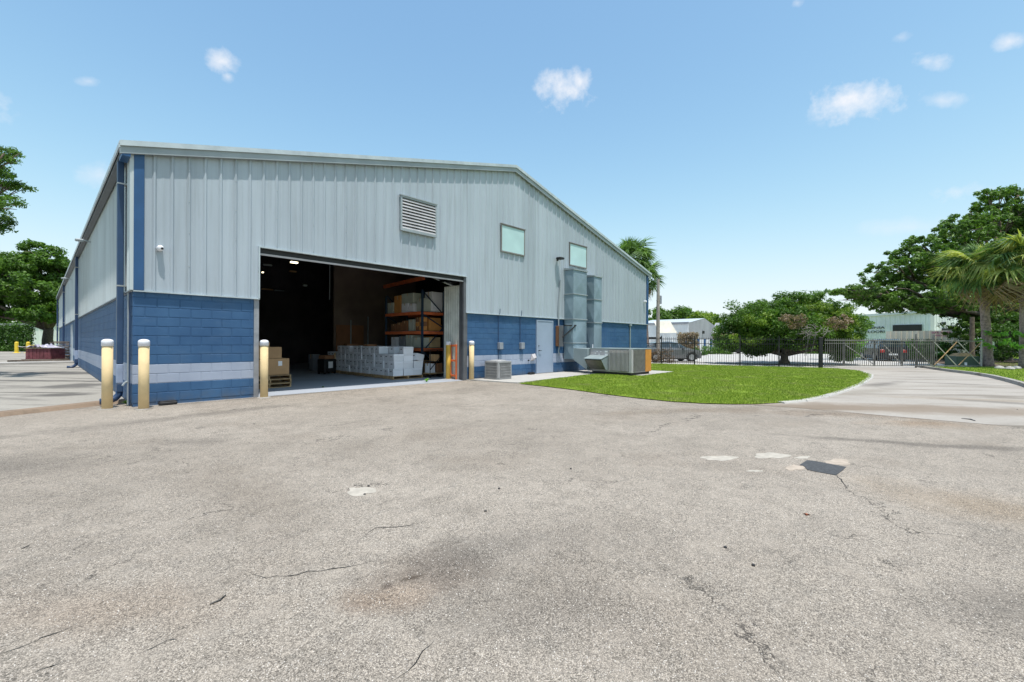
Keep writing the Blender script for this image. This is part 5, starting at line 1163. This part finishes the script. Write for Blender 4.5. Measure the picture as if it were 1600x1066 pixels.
for (px, h) in ((1437, 1.95), (1465, 1.9)): p = ga+gd*gx_at(px)+Vector((.12, .16, 0)); o = MB().bbox(-.045, .045, -.045, .045, 0, h, .006).build('guide_post', M['gate']); o.location = p; tag(o, ['grey steel guide post at the middle of the sliding gate' , 'grey steel guide post where the gate tail begins'][px == 1465], 'post')
# boxes behind the gate tail
p = P(1503, 572, 27.5); t_ = thing('utility_box', 'dark green utility box with a rusty lid behind the gate tail', 'utility box', (p.x, p.y, 0), -YAW)
MB().bbox(-.7, .7, -.4, .4, 0, .62, .03).build('body', M['green'], t_); b = MB(); b.add([(-.6, -.35, .62), (.6, -.35, .62), (.5, .35, .62), (-.5, .35, .62), (-.35, -.2, .80), (.25, -.2, .84), (.25, .2, .84), (-.35, .2, .80)], [(4,5,6,7),(0,1,5,4),(1,2,6,5),(2,3,7,6),(3,0,4,7)]); b.build('lid', M['rust'], t_)
b = MB(); b.box(-.25, -.1, -.42, -.401, .08, .25); b.build('notice', M['paper'], t_)
p = P(1519, 568, 30); o = MB().cyl((0, 0, 0), (.1, 0, 3.2), .15, .12, 12).build('trunk_post', M['bark']); o.location = (p.x, p.y, 0); tag(o, 'bare brown trunk standing behind the cross braced gate tail', 'trunk')
for i, (x, y) in enumerate(((1588, 576), (1578, 577), (1562, 576))):
    p = G(x, y, .04); b = MB(); b.lathe([(.05, 0), (.26, .03), (.2, .12), (.04, .16)], 8); o = b.build('rock', M['walk']); o.location = (p.x, p.y, .04); o.scale = (1.3-.2*i, .8, 1); tag(o, ['pale flat stone at the foot of the right palm', 'pale flat stone left of the right palm foot', 'small pale stone between the two palms'][i], 'stone')

# ------------------------------------------------------------------ vehicles
def car(name, label, cat, loc, rz, prof, half, body_m, wheels, wr=.33, wb=None):
    """prof: stations (x, belt z, roof z or None) from nose to tail"""
    t_ = thing(name, label, cat, loc, rz); b = MB(); V = []; n = len(prof); zb = .24
    for (x, zbelt, zr) in prof:
        tp = .86 if (x == prof[0][0] or x == prof[-1][0]) else 1.; w = half*tp
        V += [(x, -w*.93, zb), (x, -w, zb+.22), (x, -w, zbelt-.14), (x, -w*.93, zbelt), (x, w*.93, zbelt), (x, w, zbelt-.14), (x, w, zb+.22), (x, w*.93, zb)]
    Fs = []
    for i in range(n-1):
        for k in range(8): Fs.append((i*8+k, i*8+(k+1)%8, (i+1)*8+(k+1)%8, (i+1)*8+k))
    Fs += [tuple(range(8)), tuple(reversed(range((n-1)*8, n*8)))]
    b.add(V, Fs); b.build('body', body_m, t_)
    st = [(x, a, r) for x, a, r in prof if r is not None]; V = []; b = MB(); g = MB()
    for (x, a, r) in st:
        V += [(x, -half*.92, a-.01), (x, -half*.74, r-.04), (x, -half*.60, r), (x, half*.60, r), (x, half*.74, r-.04), (x, half*.92, a-.01)]
    Fs = []; Gf = []
    for i in range(len(st)-1):
        for k in range(5):
            f = (i*6+k, (i+1)*6+k, (i+1)*6+k+1, i*6+k+1); gl_ = k in (0, 4) or (st[i][2]-st[i][1] < .12) or (st[i+1][2]-st[i+1][1] < .12)
            (Gf if gl_ else Fs).append(f)
    Gf += [tuple(range(6)), tuple(reversed(range((len(st)-1)*6, len(st)*6)))]
    b.add(V, Fs); b.build('roof', body_m, t_); g.add(V, Gf); gs = g.build('window_glass', M['glass'], t_)
    b = MB()
    for i in range(1, len(st)-1):
        x, a, r = st[i]
        for s in (-1, 1): b.bar((x, s*half*.925, a), (x, s*half*.745, r-.04), .07, .03)
    if b.v: b.build('pillar', body_m, t_)
    for x in wheels:
        for s in (-1, 1):
            b = MB(); b.cyl((x, s*(half-.20), wr), (x, s*(half+.01), wr), wr, n=20); w_ = b.build('wheel', M['tyre'], t_); b = MB(); b.cyl((x, s*(half+.011), wr), (x, s*(half+.02), wr), wr*.62, n=16); b.build('rim', M['rim'], w_)
            b = MB(); b.tube([(x+(wr+.06)*math.cos(R(q)), s*(half+.002), wr+(wr+.06)*math.sin(R(q))) for q in range(0, 181, 20)], .022, 5); b.build('wheel_arch', M['black'], t_)
    x0, x1_ = prof[0][0], prof[-1][0]
    for s in (-1, 1):
        MB().bbox(x0-.03, x0+.06, s*half*.66-.14, s*half*.66+.14, .58, .72, .02).build('headlight', M['lamp'], t_); MB().bbox(x1_-.06, x1_+.03, s*half*.7-.13, s*half*.7+.13, .68, .90, .02).build('tail_light', M['tail'], t_)
        MB().bbox(prof[2][0]+.42, prof[2][0]+.55, s*(half+.02)-.08, s*(half+.02)+.08, .92, 1.04, .02).build('mirror', body_m, t_)
    MB().box(x0-.025, x0+.0, -half*.5, half*.5, .35, .52).build('grille', M['black'], t_); MB().box(x1_+.0, x1_+.015, -.26, .26, .48, .60).build('number_plate', M['paper'], t_)
    b = MB(); b.box(x0+.3, x1_-.3, -half*.85, half*.85, .16, .26); b.build('underbody', M['black'], t_)
    return t_
hatch = [(-2.15, .68, None), (-1.9, .82, None), (-1.2, .96, .97), (-.45, .99, 1.36), (.2, 1.0, 1.45), (.9, 1.01, 1.42), (1.7, 1.02, 1.22), (2.05, 1.0, 1.02), (2.15, .9, None)]
fwdA = math.atan2(CA, SA)   # world angle of the viewing direction
p = P(1044, 566, 32.4); car('parked_suv', 'silver topped dark hatchback parked behind the fence beside the utility pole', 'car', (p.x+.0, p.y, 0), -YAW+math.pi+.10, hatch, .88, M['carsilver'], (-1.35, 1.3))
sedan = [(-2.25, .62, None), (-2.0, .76, None), (-1.1, .90, .91), (-.45, .93, 1.30), (.3, .94, 1.40), (1.0, .95, 1.32), (1.65, .96, .98), (2.1, .93, None), (2.25, .80, None)]
p = P(1144, 553, 55); car('parked_sedan', 'dark sedan with red tail light parked across the street', 'car', (p.x, p.y, 0), -YAW+.12, sedan, .86, M['carblack'], (-1.4, 1.35))
suv = [(-2.3, .85, None), (-2.1, 1.0, None), (-1.3, 1.1, 1.12), (-.7, 1.12, 1.66), (.2, 1.13, 1.74), (1.3, 1.13, 1.72), (2.1, 1.12, 1.58), (2.28, 1.1, 1.12), (2.32, .9, None)]
p = P(1379, 566, 36); car('parked_truck', 'dark utility vehicle with red tail light parked beyond the gate, seen from behind', 'truck', (p.x, p.y, 0), fwdA+math.pi-R(24), suv, .95, M['carblack'], (-1.45, 1.4), .38)
p = P(1127, 536, 85); b_ = thing('parked_van', 'dark blue van body behind the far fence', 'van', (p.x, p.y, 0), -YAW); MB().bbox(-2.4, 2.4, -1, 1, .5, 1.9, .15).build('body', M['carblack'], b_); MB().bbox(-1.9, 1.9, -1.02, 1.02, 1.2, 1.7, .05).build('window_glass', M['glass'], b_)
b = MB(); [b.cyl((x, -1.0, .38), (x, 1.0, .38), .38, n=14) for x in (-1.5, 1.5)]; b.build('wheels', M['tyre'], b_)

# ------------------------------------------------------------------ utility pole
p = P(1028, 560, 31.5); t_ = thing('utility_pole', 'weathered wooden utility pole with a grey box near its top', 'utility pole', (p.x, p.y, 0))
h = P(1028, 436, 31.5).z; MB().cyl((0, 0, -.1), (0, 0, h), .15, .10, 12).build('pole', M['pole'], t_)
MB().bbox(.1, .36, -.12, .12, h-1.75, h-1.15, .03).build('transformer', M['greyplastic'], t_); b = MB(); b.tube([(0, 0, h-.9), (.22, 0, h-1.1), (.25, 0, h-1.15)], .02, 5); b.tube([(-.3, 0, h-1.55), (.1, 0, h-1.6)], .015, 5); b.build('bracket', M['black'], t_)

# ------------------------------------------------------------------ buildings beyond
def ribbed(b, a, c, z0a, z1a, z0c, z1c, step, dep, mi=0):
    """ribbed wall from a to c"""
    a, c = Vector(a), Vector(c); d = c-a; L = d.length; t = d.normalized(); nn = Vector((t.y, -t.x)); n = int(L/step); V = []
    for i in range(n):
        for (q, o) in ((0, 0), (.62, 0), (.70, 1), (.90, 1)):
            s = (i+q)/n; pnt = a+d*s+nn*dep*o; V += [(pnt.x, pnt.y, z0a+(z0c-z0a)*s), (pnt.x, pnt.y, z1a+(z1c-z1a)*s)]
    V += [(c.x, c.y, z0c), (c.x, c.y, z1c)]; m_ = len(V)//2; b.add(V, [(2*i, 2*i+2, 2*i+3, 2*i+1) for i in range(m_-1)], mi); return b
# grey warehouse beyond the left street
A, B_, C_ = P(985, 540, 78), P(1076, 540, 70), P(1120, 540, 92); E = P(1030, 540, 100)
zt = P(1076, 504.5, 70).z; zr = zt+1.3
w2 = thing('grey_warehouse', 'low grey metal warehouse with a gable across the street', 'warehouse', (0, 0, 0))
ribbed(MB(), A.xy, B_.xy, 0, zt, 0, zt, 1.2, .06).build('front_wall', M['bgwhite'], w2)
mid = (B_+C_)/2
b = MB(); ribbed(b, B_.xy, mid.xy, 0, zt, 0, zr, .8, .05); ribbed(b, mid.xy, C_.xy, 0, zr, 0, zt, .8, .05); b.build('gable_wall', M['bggrey'], w2)
ad = (A-B_)*1.0; b = MB(); b.add([(B_.x, B_.y, zt+.05), (mid.x, mid.y, zr+.05), (mid.x+ad.x, mid.y+ad.y, zr+.05), (A.x, A.y, zt+.05), (C_.x, C_.y, zt+.05), (C_.x+ad.x, C_.y+ad.y, zt+.05)], [(0,1,2,3),(1,4,5,2)]); b.build('roof', M['roof'], w2)
MB().bar((A.x, A.y, zt), (B_.x, B_.y, zt), .3, .35).build('gutter', M['bggrey'], w2)
q = B_.lerp(C_, .42); MB().box(q.x-.3, q.x+.3, q.y-.3, q.y+.3, 2.9, 3.4).build('wall_vent', M['black'], w2)
a1, a2 = P(1030, 530, 70), P(1058, 530, 68); b = MB(); zz = 2.8; b.add([(a1.x, a1.y, zz), (a2.x, a2.y, zz), (a2.x+.8, a2.y+1.5, zz+1.9), (a1.x+1.2, a1.y+1.5, zz+1.9)], [(0,1,2,3)]); b.build('canopy', M['beige'], w2)
b = MB(); b.bar((*P(1005, 531, 71).xy, 2.0), (*P(1034, 524, 71).xy, 2.0), .1, .35); b.build('dark_band', M['black'], w2)
# white and tan buildings between
t_ = thing('white_building', 'small white flat roofed building top left of the rounded tree', 'building', (0, 0, 0)); a1, a2 = P(1134, 540, 110), P(1178, 540, 110); z1 = P(1134, 494, 110).z
ribbed(MB(), a1.xy, a2.xy, 0, z1, 0, z1+.6, 1.5, .08).build('wall', M['bgwhite'], t_); MB().bar((a1.x, a1.y, z1), (a2.x, a2.y, z1+.6), .6, .5).build('roof_edge', M['bggrey'], t_)
b = MB(); d_ = (P(1134, 540, 125)-a1); b.add([a1.xy.to_3d(), (a1+d_).xy.to_3d(), (a1+d_).xy.to_3d()+Vector((0, 0, z1)), a1.xy.to_3d()+Vector((0, 0, z1))], [(0,1,2,3)]); b.build('side_wall', M['bggrey'], t_)
t_ = thing('tan_shed', 'tan sided shed with a grey pitched roof beside the grey warehouse', 'shed', (0, 0, 0)); a1, a2 = P(1110, 540, 88), P(1150, 540, 84)
zc = P(1110, 520.5, 88).z; b = MB(); ribbed(b, a1.xy, a2.xy, 0, zc, 0, zc, 1, .05); b.build('wall', M['tan'], t_); q1, q2 = P(1118, 540, 92), P(1160, 540, 88); b = MB(); b.add([(a1.x, a1.y, zc), (a2.x, a2.y, zc), (q2.x, q2.y, zc+2.2), (q1.x, q1.y, zc+2.2)], [(0,1,2,3)]); b.build('roof', M['bggrey'], t_)
# blue banded fence wall behind
t_ = thing('screen_wall', 'white and blue panelled screen wall behind the far hedge', 'wall', (0, 0, 0)); a1, a2 = P(1070, 552, 66), P(1116, 552, 66); b = MB(); N = 14
for i in range(N):
    q1, q2 = a1.lerp(a2, i/N), a1.lerp(a2, (i+.9)/N); MB().bar((q1.x, q1.y, 1.0), (q2.x, q2.y, 1.0), .05, 1.7).build('panel', M['bgwhite' if i % 3 else 'blue'], t_)
# pale building with letters
bA, bB, bC = P(1322, 545, 62), P(1455, 545, 54), P(1640, 545, 60)
zA = P(1322, 489.5, 62).z; zB = P(1455, 486, 54).z
w3 = thing('pale_warehouse', 'pale blue metal building with black letters beyond the gate', 'warehouse', (0, 0, 0))
ribbed(MB(), bA.xy, bB.xy, 0, zB-.3, 0, zB, .5, .05).build('front_wall', M['bgblue'], w3)
ribbed(MB(), bB.xy, bC.xy, 0, zB-.5, 0, zB-1.2, .5, .05).build('side_wall', M['bgblue'], w3)
b = MB(); b.bar((bA.x, bA.y, zB-.3), (bB.x, bB.y, zB), .5, .3); b.build('roof_edge', M['bgwhite'], w3); b = MB(); b.bar((bB.x-.1, bB.y-.1, 0), (bB.x-.1, bB.y-.1, zB-.2), .35, .35); b.build('corner_trim', M['bgwhite'], w3)
off = (bB-bA).normalized(); nrm = Vector((off.y, -off.x, 0)); 
def onw(px, y, base=bA, end=bB):
    best = min((base.lerp(end, i/2000) for i in range(2001)), key=lambda q: abs(proj(q)-px)); Yc = SA*(best.x-cu)+CA*(best.y-cv); return Vector((best.x, best.y, H+(hor(px)-y)/F*Yc)), Yc
nn = Vector((off.y, -off.x, 0)); nn = nn if nn.dot(Vector((cu, cv, 0))-bA) > 0 else -nn
q1, _ = onw(1395.5, 516); q2, _ = onw(1441, 516); b = MB(); b.bar(q1.xy.to_3d()+nn*.12+Vector((0, 0, q1.z+.2)), q2.xy.to_3d()+nn*.12+Vector((0, 0, q1.z+.2)), .05, .95); b.build('dark_opening', M['black'], w3)
s1, _ = onw(1470, 515, bB, bC); s2, _ = onw(1500, 515, bB, bC); sn = Vector(((bC-bB).normalized().y, -(bC-bB).normalized().x, 0)); sn = sn if sn.dot(Vector((cu, cv, 0))-bB) > 0 else -sn
b = MB(); b.bar(s1.xy.to_3d()+sn*.12+Vector((0, 0, s1.z)), s2.xy.to_3d()+sn*.12+Vector((0, 0, s1.z)), .05, .35); b.build('dark_opening', M['black'], w3)
b = MB(); l1, _ = onw(1473, 505, bB, bC); b.box(l1.x-.2, l1.x+.2, l1.y-.3, l1.y+.3, l1.z-.15, l1.z+.15); b.build('wall_light', M['jamb'], w3)
def letters(txt, pl_, pr_, yb, hpx, base, end, n_, m, parent, name='lettering'):
    q1, Y1 = onw(pl_, yb, base, end); q2, Y2 = onw(pr_, yb, base, end); cvv = bpy.data.curves.new(name, 'FONT'); cvv.body = txt; cvv.extrude = .01; cvv.offset = .012; cvv.align_x = 'LEFT'
    o = bpy.data.objects.new(name, cvv); COL.objects.link(o); cvv.materials.append(m); bpy.context.view_layer.update()
    w = o.dimensions.x; d = (q2-q1).xy.to_3d(); hh_ = hpx*Y1/F; capz = .69
    o.scale = (d.length/w, hh_/capz, 1); xa = d.normalized(); za = xa.cross(Vector((0, 0, 1)))
    if za.dot(n_) < 0: za = -za
    o.matrix_world = Matrix.Translation(q1+n_*.12) @ Matrix((( xa.x, 0, za.x, 0), (xa.y, 0, za.y, 0), (0, 1, 0, 0), (0, 0, 0, 1))) @ Matrix.Diagonal((d.length/w, hh_/capz, 1, 1))
    me = bpy.data.meshes.new_from_object(o); q = bpy.data.objects.new(name, me); COL.objects.link(q); q.matrix_world = o.matrix_world.copy(); bpy.data.objects.remove(o); q.parent = parent; return q
letters('BRITANNIA', 1333, 1382.5, 514.2, 3.3, bA, bB, nn, M['ink'], w3)
letters('PFLOORI', 1348, 1382, 520.3, 3.5, bA, bB, nn, M['ink'], w3)
# beige container with magenta letters
cA, cB = P(1384, 550, 47), P(1502, 550, 42); zc = P(1384, 517.5, 47).z
ct = thing('trailer_body', 'long beige ribbed container with magenta letters before the pale building', 'container', (0, 0, 0))
ribbed(MB(), cA.xy, cB.xy, .5, zc, .5, zc, .42, .05).build('side_wall', M['beige'], ct)
bk = nn*-2.4; b = MB(); b.add([(cA.x, cA.y, zc), (cB.x, cB.y, zc), (cB.x+bk.x, cB.y+bk.y, zc), (cA.x+bk.x, cA.y+bk.y, zc), (cA.x, cA.y, .5), (cA.x+bk.x, cA.y+bk.y, .5), (cB.x, cB.y, .5), (cB.x+bk.x, cB.y+bk.y, .5)], [(0,1,2,3), (4,0,3,5), (1,6,7,2)]); b.build('roof', M['beige'], ct)
cn_ = Vector(((cB-cA).normalized().y, -(cB-cA).normalized().x, 0)); cn_ = cn_ if cn_.dot(Vector((cu, cv, 0))-cA) > 0 else -cn_
letters('SITE STOR', 1456, 1487, 521.0, 2.6, cA, cB, cn_, M['magenta'], ct); letters('FREE CON', 1462, 1480, 525.2, 2.0, cA, cB, cn_, M['magenta'], ct)
b = MB(); d_ = (cB-cA); 
for s in (.12, .2, .8, .88): q = cA+d_*s; b.cyl((q.x, q.y, .45), (q.x-nn.x*2.2, q.y-nn.y*2.2, .45), .45, n=14)
b.build('wheels', M['tyre'], ct)
# far pale building left
t_ = thing('pale_building', 'pale low building glimpsed behind the far left tree', 'building', (0, 0, 0)); a1, a2 = P(-120, 540, 85), P(96, 540, 78); zz = P(96, 507, 78).z
ribbed(MB(), a1.xy, a2.xy, 0, zz, 0, zz, 1.2, .06).build('wall', M['bgwhite'], t_); MB().bar((a1.x, a1.y, zz), (a2.x, a2.y, zz), .4, .4).build('roof_edge', M['bggrey'], t_)
